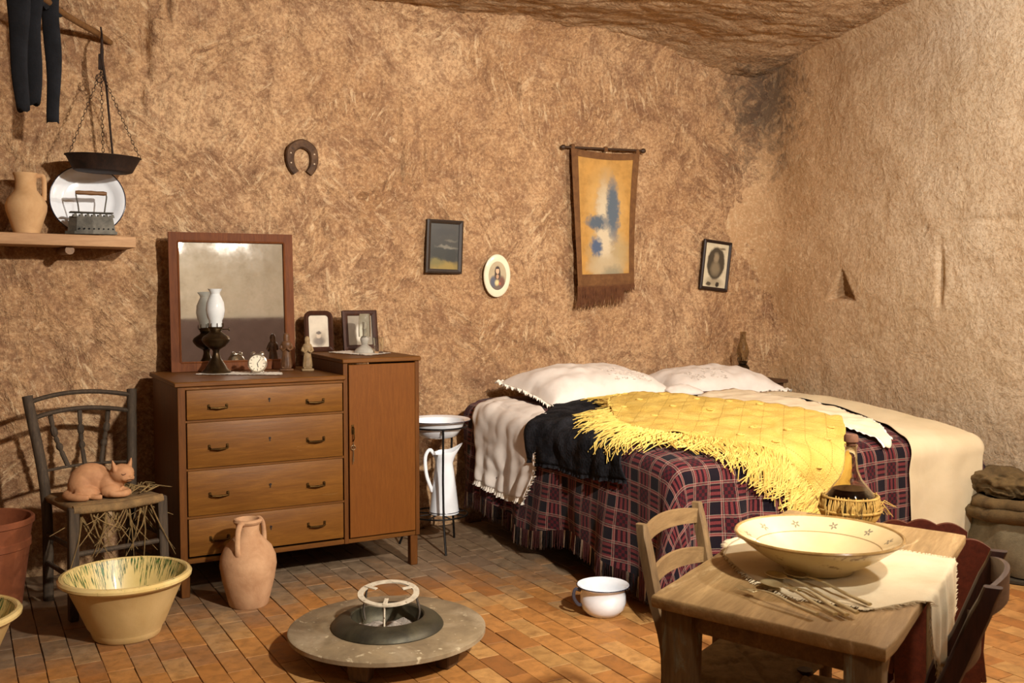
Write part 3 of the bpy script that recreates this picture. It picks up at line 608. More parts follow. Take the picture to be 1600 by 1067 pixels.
shelf_jug('buff earthenware jug cut off by the left edge of the photo', (.085, 5.53, SZ), math.radians(160), .92)
ENAM = mottled('white_enamel', 'dfe3e8', 'f0f3f6', 6, .12, .04, 30, coat=.7, c3='e3e6ea'); BLUE = plain('navy_enamel_rim', '1a2036', .2, coat=.5)
def torus(mb, R, r, z, seg=56, M=None, el=1.):
    pts = [(R*math.cos(2*PI*i/seg), el*R*math.sin(2*PI*i/seg), z) for i in range(seg)]
    if M: pts = [M @ Vector(p) for p in pts]
    return mb.tube(pts, r, 8, closed=True)
dh = thing('enamel_dish', 'large white enamel dish with dark rim leaning on the wall above the shelf', 'dish', (.605, 5.60, SZ+.184), rot=(PI/2-.16, 0, math.radians(-4)))
MB().lathe([(0, -.028), (.11, -.028), (.135, -.018), (.150, .0), (.178, .008), (.182, .009), (.180, .005), (.15, -.005), (.136, -.022), (.112, -.032), (0, -.032)], 64).build('bowl', ENAM, dh); torus(MB(), .181, .0028, .008).build('rim', BLUE, dh)
IRON = mottled('grey_cast_iron', '3d3a34', '6a655a', 18, .6, .4, 70, metal=.5)
ir = thing('charcoal_iron', 'old charcoal flat iron with pierced sides and a wooden handle on the shelf', 'iron', (.605, 5.47, SZ), math.radians(2))
b = MB(); base = [(-.125, 0), (-.085, -.034), (.0, -.046), (.115, -.046), (.115, .046), (0, .046), (-.085, .034)]; b.prism(base, .014); b.build('sole_plate', IRON, ir, smooth=0)
b = MB(); n = len(base); lo = [(x*.92+.002, y*.9, .014) for x, y in base]; hi = [(x*.83-.0, y*.84, .088) for x, y in base]; inn = [(x*.78, y*.72, .088) for x, y in base]; ilo = [(x*.78, y*.72, .03) for x, y in base]
vs = lo+hi+inn+ilo; fs = [(k*n+i, k*n+(i+1) % n, (k+1)*n+(i+1) % n, (k+1)*n+i) for k in range(3) for i in range(n)]+[tuple(3*n+i for i in range(n))]; b.raw(vs, fs); b.build('coal_box', IRON, ir, smooth=0)
for k in range(8):
    for sy in (-1, 1): MB().lathe([(0, 0), (.0045, 0), (.0045, .002), (0, .002)], 10, T(-.062+k*.0225, sy*.0425, .026) @ rotm(sy*PI/2-sy*.05)).build('vent_hole', plain('black_hole', '0a0807', .9), ir)
for k in range(7):
    x = -.09+k*.029
    for sy in (-1, 1): b = MB(); b.prism([(0, 0), (.022, 0), (.016, .017), (.006, .017)], .003, T(x, sy*.033+.0015, .084) @ rotm(PI/2)); b.build('tooth', IRON, ir, smooth=0)
MB().box((0, 0, .1085), (.205, .062, .007), bev=.003).build('lid', IRON, ir)
MB().tube(crom([(-.058, 0, .11), (-.062, 0, .15), (-.070, 0, .195), (-.066, 0, .212)], 10), .0035, 8).build('handle_bracket', IRON, ir); MB().tube(crom([(.062, 0, .11), (.068, 0, .15), (.074, 0, .19), (.07, 0, .205)], 10), .0035, 8).build('handle_bracket', IRON, ir)
MB().lathe([(0, -.074), (.008, -.074), (.011, -.06), (.010, -.03), (.012, 0), (.010, .03), (.0115, .06), (.008, .074), (0, .074)], 18, T(.001, 0, .208) @ rotm(0, PI/2)).build('grip', wood('iron_grip_wood', '5a3c22', '8a6238', 'x', 8.), ir)
# wooden rod, hanging scale pan, dark garment
RA, RB_ = Vector((.745, 5.72, 2.80)), Vector((.02, 4.77, 2.925))
rd = MB().tube([RA+(RB_-RA)*k/9+Vector((0, 0, .006*math.sin(k*1.7))) for k in range(10)], [.016, .017, .0165, .016, .016, .0155, .0155, .015, .015, .015], 10).build('wooden_rod', wood('rod_wood', '5a3d22', '8a6238', 'y', 6.)); tag(rd, 'rough wooden rod sticking out of the wall at the upper left', 'rod')
rust = mottled('rusty_black_iron', '1c1512', '3d2a1f', 16, .75, .5, 60, metal=.4)
pn = thing('hanging_scale_pan', 'black iron scale pan hung on three chains above the enamel dish', 'scale pan', (.667, 5.47, 2.165)); pn.rotation_euler = (.03, .02, 0)
MB().lathe([(0, -.078), (.125, -.078), (.14, -.072), (.176, -.004), (.184, .0), (.183, .003), (.174, -.001), (.137, -.068), (.12, -.073), (0, -.073)], 56).build('pan', rust, pn)
hk = Vector((.0, .10, .575))
def chain(A, B, sag=.0, link=.026):
    m = MB(); L = (B-A).length; n = int(L/(link*.78)); d = (B-A).normalized()
    for k in range(n):
        c = A+(B-A)*((k+.5)/n); e = d.cross(Vector((.2, 1, .1))).normalized(); f = d.cross(e)
        s_ = e if k % 2 else f; m.tube([c+d*(link/2*math.cos(t))+s_*(.0065*math.sin(t)) for t in [2*PI*i/8 for i in range(8)]], .0016, 5, closed=True)
    return m
top = Vector((-.005, .06, .44))
for a in (-2.75, -.35, 1.45): chain(top, Vector((.178*math.cos(a), .178*math.sin(a), .0))).build('chain', rust, pn)
MB().tube([(.0, .065, .50), (.02, .05, .36), (.05, .03, .0)], [.008, .006, .005], 8).build('steelyard_bar', rust, pn)
b = MB(); b.box((0, .065, .50), (.016, .012, .11), bev=.003); b.box((-.012, .065, .485), (.01, .012, .08), bev=.003); b.tube([(0, .065, .55), (0, .075, .60), (.004, .11, .625), (.006, .13, .645), (.0, .12, .672)], [.007, .007, .006, .005, .004], 8); b.build('hook', rust, pn)
b = MB(); b.tube([(-.012+.018*math.cos(t), .05, .40+.022*math.sin(t)) for t in [2.2+4.6*i/14 for i in range(15)]], .0028, 6); b.build('loose_hook', rust, pn)
BLK = mottled('black_wool', '0c0c0f', '1c1d22', 14, .95, .5, 90, .004)
gm = thing('hanging_trousers', 'black woollen trousers hanging from the wooden rod at top left', 'trousers', (0, 0, 0))
def rodp(t): return RA+(RB_-RA)*t
def leg(t, zb, w0, w1, dx=0., ph=0.):
    c = rodp(t); rows = []; d = (RB_-RA); d.z = 0; d.normalize(); dn = Vector((-d.y, d.x, 0)); n = 16
    for j in range(22):
        f = j/21; z = c.z+.03-(c.z+.03-zb)*f; w_ = (w0+(w1-w0)*f)*(1+.05*math.sin(f*9+ph)); off = dx*f
        rows.append([c.xy.to_3d()+Vector((0, 0, z+.012*math.sin(i*.8+ph)*(f > .97)))+Vector((rtv.x, rtv.y, 0))*(w_*math.cos(2*PI*i/n)+off+.006*math.sin(f*7+ph))+fwv*(.020*math.sin(2*PI*i/n)*(1-.3*f)) for i in range(n+1)])
    m = MB().grid(rows); k = len(m.v); m.f.append(tuple(21*(n+1)+i for i in range(n))); return m
leg(.655, 2.31, .058, .030, .014, 0).build('trouser_leg', BLK, gm, smooth=180); leg(.555, 2.36, .052, .034, -.010, 2).build('trouser_leg', BLK, gm, smooth=180); leg(.435, 2.30, .046, .030, .0, 4).build('trouser_leg', BLK, gm, smooth=180)
b = MB(); rows = []
for j in range(9):
    a = -PI*.5+PI*2*j/8; rows.append([rodp(.36+.33*i/12)+Vector((rtv.x*0, 0, 0))+fwv*(.030*math.cos(a))+Vector((0, 0, .020*math.sin(a)-.02*(i % 3 == 1))) for i in range(13)])
b.grid(rows).build('waist', BLK, gm, smooth=180)

# ---------------------------------------------------------------- brazier
BOARD = mottled('grey_dusty_board', '685841', '8c7a5c', 7, .85, .35, 45, c3='9d8d72', spot='b0a284', spots=24)
br = thing('brazier_stand', 'round grey wooden brazier stand on short wooden feet', 'brazier stand', (1.508, 3.760, 0), .3)
MB().lathe([(.155, .093), (.395, .093), (.402, .097), (.402, .113), (.395, .118), (.155, .118), (.152, .115), (.152, .096), (.155, .093)], 72).build('round_board', BOARD, br)
for k in range(5): a = math.radians(-150+72*k+(4 if k == 1 else 0)); MB().box((.285*math.cos(a), .285*math.sin(a), .0465), (.075, .10, .093), rotm(0, 0, a), bev=.005, taper=.78).build('foot', wood('brazier_foot_wood', '3d2a18', '64482b', 'z', 6.), br)
MET = mottled('dull_brazier_metal', '2e2b22', '57523f', 9, .5, .3, 40, metal=.55, c3='48443a')
bz = thing('brazier_pan', 'dull metal brazier pan with a wide sloping rim holding ash', 'brazier', (1.508, 3.760, .118), .2)
MB().lathe([(0, -.055), (.09, -.055), (.13, -.03), (.146, .0), (.148, .034), (.147, .042), (.152, .047), (.165, .047), (.190, .040), (.212, .027), (.226, .012), (.230, .004), (.229, .001), (.222, .0), (.16, .004), (.150, -.004), (.135, -.034), (.09, -.06), (0, -.06)], 64).build('pan', MET, bz)
rows = []; ra = random.Random(5)
for j in range(12):
    r = .138*j/11; rows.append([(r*math.cos(2*PI*i/40), r*math.sin(2*PI*i/40), -.022+.022*noise.noise(Vector((r*math.cos(2*PI*i/40)*25, r*math.sin(2*PI*i/40)*25, 1)))*(1 if j else 0)+.008*noise.noise(Vector((r*math.cos(2*PI*i/40)*70, r*math.sin(2*PI*i/40)*70, 4)))) for i in range(41)])
MB().grid(rows).build('ash', mottled('grey_ash', '5a5248', 'b5aa9e', 28, .95, .8, 90, .006, spot='1e1a17', spots=40), bz, smooth=180)
WHI = mottled('whitewashed_iron', '9d917c', 'cdc3ad', 26, .8, .3, 80, spot='6a5c48', spots=50)
tv_ = thing('iron_trivet', 'pale three-legged iron trivet ring standing in the brazier', 'trivet', (1.520, 3.765, 0), rot=(.13, 0, -.5)); RZ = .265
b = MB(); rows = []
for (r, z) in ((.101, RZ), (.125, RZ), (.125, RZ-.006), (.101, RZ-.006), (.101, RZ)): rows.append([(r*math.cos(2*PI*i/56), r*math.sin(2*PI*i/56), z) for i in range(57)])
b.grid(rows).build('ring', WHI, tv_)
for k in range(3):
    a = math.radians(-92+120*k); c, s = math.cos(a), math.sin(a)
    b = MB(); b.tube(crom([(.112*c, .112*s, RZ-.003), (.122*c, .122*s, RZ-.05), (.135*c, .135*s, .16), (.128*c, .128*s, .115)], 10), .0105, 8, flat=.45); b.build('leg', WHI if k == 0 else mottled('sooty_iron', '2a2520', '5a5044', 20, .7, .3, 60), tv_)
    a += .02; MB().box((.09*math.cos(a), .09*math.sin(a), RZ+.001), (.058, .017, .005), rotm(0, 0, a), bev=.001).build('prong', WHI, tv_)
# ---------------------------------------------------------------- chamber pot
cp = thing('chamber_pot', 'white enamel chamber pot with a dark rim on the floor by the bed', 'chamber pot', (2.565, 3.745, 0), math.radians(165))
MB().lathe([(0, 0), (.065, 0), (.075, .004), (.098, .03), (.106, .06), (.104, .09), (.099, .108), (.104, .122), (.118, .134), (.1215, .137), (.119, .139), (.101, .125), (.0955, .108), (.1, .085), (.1, .06), (.09, .03), (.07, .01), (0, .008)], 60).build('bowl', ENAM, cp)
torus(MB(), .1205, .0025, .1365).build('rim', BLUE, cp); MB().tube(crom([(.108, 0, .118), (.135, 0, .125), (.142, 0, .09), (.122, 0, .055), (.103, 0, .05)], 16), .0045, 8, flat=1.8).build('handle', plain('dark_enamel_edge', '3a3a44', .3), cp)
# ---------------------------------------------------------------- wash stand
ws = thing('wash_stand', 'thin dark iron wash stand between the cupboard and the bed', 'wash stand', (2.425, 5.235, 0))
BI = plain('black_wire', '1a1614', .5, .7); ft = [(-.066, -.235), (.152, .11), (-.195, .13)]
b = MB()
for (x, y) in ft:
    r = math.hypot(x, y); c, s = x/r, y/r; MB().tube([(.165*c, .165*s, .70), (.15*c, .15*s, .40), (.17*c, .17*s, .17), (r*c, r*s, .0)], .0068, 8).build('leg', BI, ws)
torus(MB(), .165, .005, .70).build('top_ring', BI, ws); g = torus(MB(), .168, .005, .185)
for k in range(4): a = k*PI/4; g.tube([(-.168*math.cos(a), -.168*math.sin(a), .185), (.168*math.cos(a), .168*math.sin(a), .185)], .004, 6)
g.build('lower_shelf', BI, ws)
eb = thing('enamel_basin', 'white enamel wash basin resting on the iron wash stand', 'basin', (2.420, 5.235, .635))
MB().lathe([(0, 0), (.085, 0), (.11, .01), (.14, .05), (.158, .092), (.188, .102), (.19, .104), (.187, .106), (.156, .097), (.137, .055), (.108, .015), (0, .006)], 60).build('bowl', ENAM, eb); torus(MB(), .1885, .0024, .1035).build('rim', BLUE, eb)
ej = thing('enamel_jug', 'tall white enamel water jug on the lower shelf of the wash stand', 'jug', (2.452, 5.22, .190), math.radians(-8))
rowsj = []
for (r, z) in [(0.001, 0), (.086, 0), (.088, .012), (.085, .02), (.072, .14), (.058, .25), (.052, .29), (.053, .30), (.056, .325), (.066, .36), (.0655, .362), (.052, .325), (.048, .29), (.06, .2)]:
    q = []
    for i in range(49):
        a = 2*PI*i/48; sp = max(0., math.cos(a))**6*sm(.30, .37, z); q.append((r*math.cos(a)+.05*sp, r*math.sin(a)*(1-.2*sp), z+.045*sp-.015*sm(.3, .37, z)*max(0, -math.cos(a))))
    rowsj.append(q)
MB().grid(rowsj).build('body', ENAM, ej)
MB().tube(crom([(-.05, 0, .335), (-.085, 0, .375), (-.112, 0, .33), (-.105, 0, .23), (-.078, 0, .15), (-.070, 0, .13)], 24), .0065, 8, flat=1.6).build('handle', ENAM, ej)
b = MB(); torus(b, .0885, .002, .012); b.build('base_rim', BLUE, ej)
# ---------------------------------------------------------------- things hung on the back wall
def hang_y(x0, x1, z0, z1): return min(wall_y(x0+(x1-x0)*i/6, z0+(z1-z0)*j/6) for i in range(7) for j in range(7))-.004
def hung(name, label, cat, x, z, w_, h_, tilt=0., lean=.03):
    return thing(name, label, cat, (x, hang_y(x-w_/2, x+w_/2, z-h_/2, z+h_/2), z-h_/2), rot=(lean, tilt, 0))
hs = thing('horseshoe', 'rusty iron horseshoe nailed to the wall above the mirror', 'horseshoe', (1.768, hang_y(1.7, 1.84, 2.17, 2.34)-.006, 2.25))
RUST = mottled('rusty_iron', '3a2618', '6a4e36', 22, .7, .5, 60, metal=.3, c3='2c1e15')
arc = crom([(-.038, 0, -.085), (-.062, 0, -.05), (-.072, 0, .0), (-.058, 0, .055), (0, 0, .085), (.058, 0, .055), (.072, 0, .0), (.062, 0, -.05), (.038, 0, -.085)], 40)
MB().tube(arc, [.021+.006*math.sin(PI*i/39) for i in range(40)], 8, flat=1.).build('shoe', RUST, hs); hs.scale = (1, .55, 1)
for k in (7, 12, 27, 32): p = arc[k]; MB().box((p.x, -.02, p.z), (.01, .012, .01), bev=.002).build('nail', mottled('worn_nail', '8a7660', 'b39c80', 20, .5, .2, 50, metal=.5), hs)
lt = hung('landscape_picture', 'small dark landscape painting in a thin dark frame left of the oval portrait', 'picture', 2.680, 1.76, .25, .335, math.radians(1.5))
b = MB(); b.raw(*frame_ring(.25, .335, .003, .003, .027, .024, .022)); b.build('frame', wood('black_brown_frame', '20160f', '3a2a1c', 'z', 8., .5, .1), lt)
MB().box((0, -.008, .168), (.205, .004, .29), bev=0).build('canvas', print_mat('dark_landscape', '34322c', [(.0, .03, .14, .065, '8a7434', .8), (-.05, .07, .06, .04, '6e6432', .9), (.05, .115, .055, .05, '22241f', .6), (-.04, .13, .07, .05, '262720', .7), (.02, .165, .09, .014, '6b675a', .9), (0, .26, .09, .03, '2a2925', .9), (.045, .205, .05, .012, '565246', .9)], wob=.012, rough=.4), lt)
b = MB(); torus(b, .006, .0015, 0, 12, T(0, -.004, .341) @ rotm(PI/2)); b.build('hanging_ring', BRASS, lt)
ov = hung('oval_portrait', 'oval cream plaque with a small printed portrait of a long-haired robed figure', 'picture', 3.058, 1.58, .2, .278, 0)
def ellp(mb, a, b_, prof, seg=56):
    rows = []
    for (s, d) in prof: rows.append([((a*s)*math.cos(2*PI*i/seg), -d, .139+(b_*s)*math.sin(2*PI*i/seg)) for i in range(seg+1)])
    return mb.grid(rows)
ellp(MB(), .098, .139, [(.97, 0), (1., .006), (.99, .013), (.92, .018), (.66, .016), (.655, .014), (.0, .014)]).build('plaque', mottled('cream_enamel_plaque', 'd8d2b4', 'e6e1c6', 6, .3, .05, 30, coat=.4), ov)
ellp(MB(), .098, .139, [(.665, .0165), (.0, .0168)]).build('portrait', print_mat('oval_portrait_print', 'b8a684', [(0, .085, .058, .068, '6a5a4c', .5), (-.032, .10, .026, .045, '535663', .8), (.034, .10, .026, .045, '6e4636', .8), (0, .163, .023, .042, '35261c', .4), (0, .14, .026, .03, '3d2c21', .6), (0, .133, .012, .016, 'b98f6c', .6), (0, .17, .0135, .022, 'cfa986', .4), (0, .188, .015, .007, '3a2a20', .5), (-.004, .095, .02, .024, 'd8c48c', .9), (.018, .088, .01, .012, 'a85a44', .9)], wob=.002), ov, smooth=180)
bn = thing('devotional_banner', 'faded ochre cloth banner with brown border hanging from a dark rod', 'banner', (3.875, hang_y(3.6, 4.2, 1.4, 2.46)-.012, 1.40))
DKW = wood('dark_rod_wood', '2e1d10', '4d3420', 'x', 8.); zr = 1.045
MB().tube([(-.325, -.012, zr-.008), (.318, -.012, zr+.010)], .008, 10).build('rod', DKW, bn)
for s in (-1, 1): MB().lathe([(0, -.02), (.009, -.018), (.017, -.006), (.017, .006), (.009, .018), (.0, .022)], 16, T(s*.328, -.012, zr+s*.009) @ rotm(0, PI/2)).build('finial', DKW, bn)
NX, NZ = 46, 70
def ban(u, v, e=0.):
    """u 0..1 across, v 0..1 downwards"""
    wl, wr = -.270+.035*v, .295-.045*v-.02*math.sin(v*3); x = wl+(wr-wl)*u; z = zr-.010-.93*v-.012*math.sin(u*PI)*(1-v)*1.5+.018*(u)*v
    y = -.016-.014*v*(1+.6*math.sin(u*8+v*2))-.016*math.exp(-(u/.10)**2)*v-e; return (x, y, z)
M_BAN = print_mat('faded_banner_print', 'b98a45', [(.01, .62, .19, .36, 'c39c5c', 1.), (.03, .33, .2, .20, 'a3926c', 1.), (.02, .58, .12, .36, 'a58c68', .8), (.0, .52, .085, .33, 'c4b496', .8), (.07, .64, .065, .26, '56606a', .8), (-.06, .545, .115, .065, '535d68', .8), (-.065, .38, .055, .085, '4d5a72', .8), (.0, .24, .17, .10, 'b09c7a', 1.), (.07, .19, .1, .08, '857c64', 1.)], wob=.024, rough=.9, grain=.35)
MB().grid([[ban(.09+.82*i/NX, .045+.87*j/NZ, .001) for i in range(NX+1)] for j in range(NZ+1)]).build('cloth', M_BAN, bn, smooth=180, solid=.002)
M_BOR = mottled('brown_braid', '57361c', '75502c', 20, .9, .4, 80); b = MB()
for (u0, u1, v0, v1) in ((0, .095, 0, 1), (.905, 1, 0, 1), (.09, .91, 0, .05), (.09, .91, .91, 1)): b.grid([[ban(u0+(u1-u0)*i/(NX//2), v0+(v1-v0)*j/NZ, .0025) for i in range(NX//2+1)] for j in range(NZ+1)])
b.build('border', M_BOR, bn, smooth=180)
for u in (.03, .5, .97): x, y, z = ban(u, 0); MB().box((x, -.012, zr), (.03, .022, .035), bev=.006).build('tab', M_BOR, bn)
b = MB(); rf = random.Random(11)
for k in range(150):
    u = k/149; x, y, z = ban(u, .99); L = (.12 if u < .8 else .045)*(.85+.25*rf.random())+.03*(1-u); b.tube([(x, y, z), (x+(rf.random()-.5)*.012, y-.004*rf.random(), z-L*.5), (x+(rf.random()-.5)*.02-.012*(1-u), y-.004*rf.random(), z-L)], [.0032, .003, .0018], 4)
stuff(b.build('fringe', mottled('brown_fringe', '4d2a16', '6c4426', 30, .95, .3, 80), bn))
sp = hung('small_portrait', 'small tilted dark frame with an oval sepia portrait near the room corner', 'picture', 4.850, 1.665, .27, .365, math.radians(5.5))
b = MB(); b.raw(*frame_ring(.262, .365, .003, .003, .024, .022, .02)); b.build('frame', wood('near_black_frame', '170e0a', '33211a', 'z', 8., .45, .1), sp)
MB().box((0, -.007, .183), (.22, .004, .325), bev=0).build('print', print_mat('sepia_portrait_print', 'cfc2a4', [(0, .06, .095, .05, '9a8c72', .9), (0, .20, .088, .125, '41382a', .25), (0, .16, .055, .065, '7a6c54', .8), (0, .24, .03, .045, '8c7c62', .8), (-.05, .045, .03, .016, '4a4030', .7), (.03, .045, .018, .02, '2c241c', .5), (.05, .31, .04, .012, '6c5e48', .9)], wob=.006), sp)

# ---------------------------------------------------------------- bed
BXL,BXR,BYF,BYH=2.84,4.84,3.56,5.60
def bed_top(x,y):
    a=max(0.,min(1.,(x-BXL)/(BXR-BXL))); b=max(0.,min(1.,(y-BYF)/(BYH-BYF)))
    return 0.70+0.065*(min(1.,b*2.2)**.6)+0.045*(max(0.,math.sin(math.pi*a))**.4)*(min(1.,b*3.0)**.6)+0.012*math.sin(x*5.1+y*3.3)
def drape(u,v,lift=0.):
    """point of a cloth on the bed: u runs across, v runs from foot to head; what lies beyond an edge hangs down"""
    cx=min(max(u,BXL),BXR); cy=max(v,BYF); ex=u-cx; ey=v-cy; d=math.hypot(ex,ey)
    z0=bed_top(cx,cy)
    if d<1e-6: return (u,v,z0+lift)
    R=.085; nx,ny=ex/d,ey/d; a=min(d/R,math.pi/2); hang=max(0.,d-R*math.pi/2)
    out=(R)*math.sin(a); drop=R*(1-math.cos(a))+hang
    arc=(v if abs(nx)>abs(ny) else u)
    fold=hang*(.055*math.sin(arc*9.5+1.3)+.03*math.sin(arc*21.+.5)+.05)
    if ny<-.7: fold+=hang*(.20*math.exp(-((u-3.10)/.07)**2)-.06*math.exp(-((u-3.22)/.05)**2)+.14*math.exp(-((u-3.36)/.06)**2)+.08*math.exp(-((u-3.95)/.06)**2))
    if abs(nx)>.02 and abs(ny)>.02: fold+=hang*.16*(2*abs(nx*ny))
    out+=fold+lift*math.sin(a)
    return (cx+nx*out,cy+ny*out,z0-drop+lift*math.cos(a))
bed = thing('double_bed', 'wide double bed with a stuffed mattress on iron trestles', 'bed', (0, 0, 0))
rows = []
for j in range(25):
    y = BYF+.03+(BYH-BYF-.04)*j/24; rows.append([(BXL+.03+(BXR-BXL-.06)*i/24, y, bed_top(BXL+(BXR-BXL)*i/24, y)-.03) for i in range(25)])
m = MB().grid(rows); ring = [rows[0][i] for i in range(25)]+[rows[j][24] for j in range(1, 25)]+[rows[24][i] for i in range(23, -1, -1)]+[rows[j][0] for j in range(23, 0, -1)]; ring.append(ring[0])
m.grid([ring, [(x, y, .46) for x, y, z in ring]]); m.build('mattress', mottled('mattress_ticking', '8a7c68', 'a8997f', 12, .9, .3, 60), bed)
m = MB().box(((BXL+BXR)/2, (BYF+BYH)/2, .44), (BXR-BXL-.1, BYH-BYF-.1, .035)); m.build('bed_boards', wood('bed_board_wood', '3a281a', '5c4530', 'y', 5.), bed)
for x in (BXL+.12, BXR-.12):
    for y in (BYF+.25, BYH-.25): MB().tube([(x, y, .43), (x, y, 0)], [.016, .014], 8).build('leg', DARKIRON, bed)
def plaid():
    t = NT('plum_overshot_weave'); uvn = t.add('ShaderNodeUVMap'); s = t.sep(uvn.outputs[0]); P_ = .155
    def wave(x, per, lo, hi, ph=0.):        # 1 inside lo..hi of every period
        f = t.math('FRACT', t.math('ADD', t.math('DIVIDE', x, per), 50.+ph)); return t.math('MULTIPLY', t.math('GREATER_THAN', f, lo), t.math('LESS_THAN', f, hi))
    u, v = s[0], s[1]; RED_, RED2, NAVY, WHITE = '50191f', '6c2e30', '141119', 'c8b29c'
    bu_, bv_ = wave(u, P_, .08, .46), wave(v, P_, .08, .46); dark = t.math('MULTIPLY', bu_, bv_)
    other = t.math('MULTIPLY', t.math('SUBTRACT', 1., bu_), t.math('SUBTRACT', 1., bv_)); st1 = wave(u, .0125, 0., .5); st2 = wave(v, .0125, 0., .5)
    chk = t.math('ABSOLUTE', t.math('SUBTRACT', wave(u, .032, 0., .5), wave(v, .032, 0., .5)))
    col = t.mix(chk, RED_, '2a161b')
    sa = t.math('MULTIPLY', bu_, t.math('SUBTRACT', 1., bv_)); sb = t.math('MULTIPLY', bv_, t.math('SUBTRACT', 1., bu_))
    col = t.mix(sa, col, t.mix(wave(v, .027, 0., .45), RED2, '261319')); col = t.mix(sb, col, t.mix(wave(u, .027, 0., .45), RED2, '261319'))
    col = t.mix(dark, col, NAVY)
    fine = t.noise(t.coord('UV', (260, 260, 1)), 1., 2, .6); col = t.mix(t.ramp(fine, [(.4, .45), (.6, 0.)]), col, '1c0e12')
    for x, ph in ((u, 0), (v, 0)):
        for lo in (.035, .50):
            for q in (0., .035, .07): col = t.mix(t.math('MULTIPLY', wave(x, P_, lo+q-.025, lo+q-.009), .36 if q != .035 else .35), col, WHITE if q != .035 else 'a0605a')
    nb = t.bump(fine, .4, .003); return t.set(color=col, rough=.95, normal=nb, sheen=.06, spec=.1)
M_PLAID = plaid(); HEM = .60
bsp = thing('plaid_bedspread', 'plum and navy woven plaid bedspread with fringe hanging over the bed', 'bedspread', (0, 0, 0)); m = MB()
NU, NV = 90, 90; rows, uvs = [], []
for j in range(NV+1):
    v = BYF+(BYH-.02-BYF)*j/NV; rows.append([drape(BXL+(BXR-BXL)*i/NU, v, .004) for i in range(NU+1)]); uvs.append([(BXL+(BXR-BXL)*i/NU, v) for i in range(NU+1)])
m.grid(rows, uvs)
per = [((BXL, BYH-.03-(BYH-.03-BYF)*k/110), PI) for k in range(110)]+[((BXL, BYF), PI+PI/2*k/26) for k in range(26)]+[((BXL+(BXR-BXL)*k/110, BYF), PI*1.5) for k in range(110)]+[((BXR, BYF), PI*1.5+PI/2*k/26) for k in range(26)]+[((BXR, BYF+(BYH-.03-BYF)*k/110), 2*PI) for k in range(111)]
def skirt(k, d, lift=.004):
    (c, a) = per[k]; return c[0]+d*math.cos(a), c[1]+d*math.sin(a)
rows, uvs = [], []
for j in range(41):
    r, q = [], []
    for k in range(len(per)):
        d = HEM*j/40; hemz = 1-.06*math.sin(k*.11); u, v = skirt(k, d*hemz); p = drape(u, v, .004); wr = sm(.1, .6, d)*.012*noise.noise(Vector((u*6, v*6, d*3))); a = per[k][1]
        r.append((p[0]+wr*math.cos(a), p[1]+wr*math.sin(a), p[2])); q.append((u, v))
    rows.append(r); uvs.append(q)
m.grid(rows, uvs); m.build('woven_cloth', M_PLAID, bsp, smooth=180)
hemrow = rows[-1]; hemrow2 = rows[-3]; fr_ = {c: MB() for c in ('dark', 'red', 'white')}; rf = random.Random(21); s_ = 0.
for k in range(len(hemrow)-1):
    A, B_ = Vector(hemrow[k]), Vector(hemrow[k+1]); n = max(2, int((B_-A).length/.0045))
    if per[k][1] > 2*PI-.3: continue
    for q in range(n):
        p = A.lerp(B_, q/n); s_ += (B_-A).length/n; ph = (s_/.155) % 1; c = 'white' if ph < .10 or .48 < ph < .56 else ('red' if ph > .56 else 'dark')
        if rf.random() < .12: c = rf.choice(['dark', 'red'])
        a = per[k][1]; o = Vector((math.cos(a), math.sin(a), 0)); L = min(p.z-.012, .085+.02*rf.random()); t_v = Vector((-o.y, o.x, 0))*.0022; j2 = o*(rf.random()-.3)*.015
        fr_[c].raw([p-t_v, p+t_v, p+t_v*.9+j2*.5-Vector((0, 0, L*.5)), p-t_v*.9+j2*.5-Vector((0, 0, L*.5)), p+t_v*.6+j2-Vector((0, 0, L)), p-t_v*.6+j2-Vector((0, 0, L))], [(0, 1, 2, 3), (3, 2, 4, 5)])
for c, hx in (('dark', '1d171d'), ('red', '5a2a2c'), ('white', 'b8a48e')): stuff(fr_[c].build('fringe', plain(c+'_wool_fringe', hx, .95), bsp, smooth=0))
# cloths that lie on the bed
def coons(bot, top_, lef, rig, n, mm):
    B_, T_, L_, R_ = [crom([(p[0], p[1], 0) for p in c], k) for c, k in ((bot, n), (top_, n), (lef, mm), (rig, mm))]; out = []
    for j in range(mm):
        t = j/(mm-1); r = []
        for i in range(n):
            s = i/(n-1); p = (1-t)*B_[i]+t*T_[i]+(1-s)*L_[j]+s*R_[j]-((1-s)*(1-t)*B_[0]+s*(1-t)*B_[-1]+(1-s)*t*T_[0]+s*t*T_[-1]); r.append((p.x, p.y))
        out.append(r)
    return out
def cloth(uvg, lift, amp, freq, seed):
    n = len(uvg[0]); rows = []; mm = len(uvg)
    for j, r in enumerate(uvg):
        q = []
        for i, (u, v) in enumerate(r):
            w_ = amp*(abs(noise.noise(Vector((u*freq, v*freq*1.3, seed))))+.5*abs(noise.noise(Vector((u*freq*2.3, v*freq*2.1, seed+5)))))
            q.append(drape(u, v, lift+w_))
        rows.append(q)
    return rows
CLOTHW = mottled('white_linen', 'd2c8be', 'e4dcd3', 5, .9, .35, 120, .003); CREAM = mottled('cream_linen', 'c6b591', 'd4c4a4', 3, .9, .25, 140, .002)
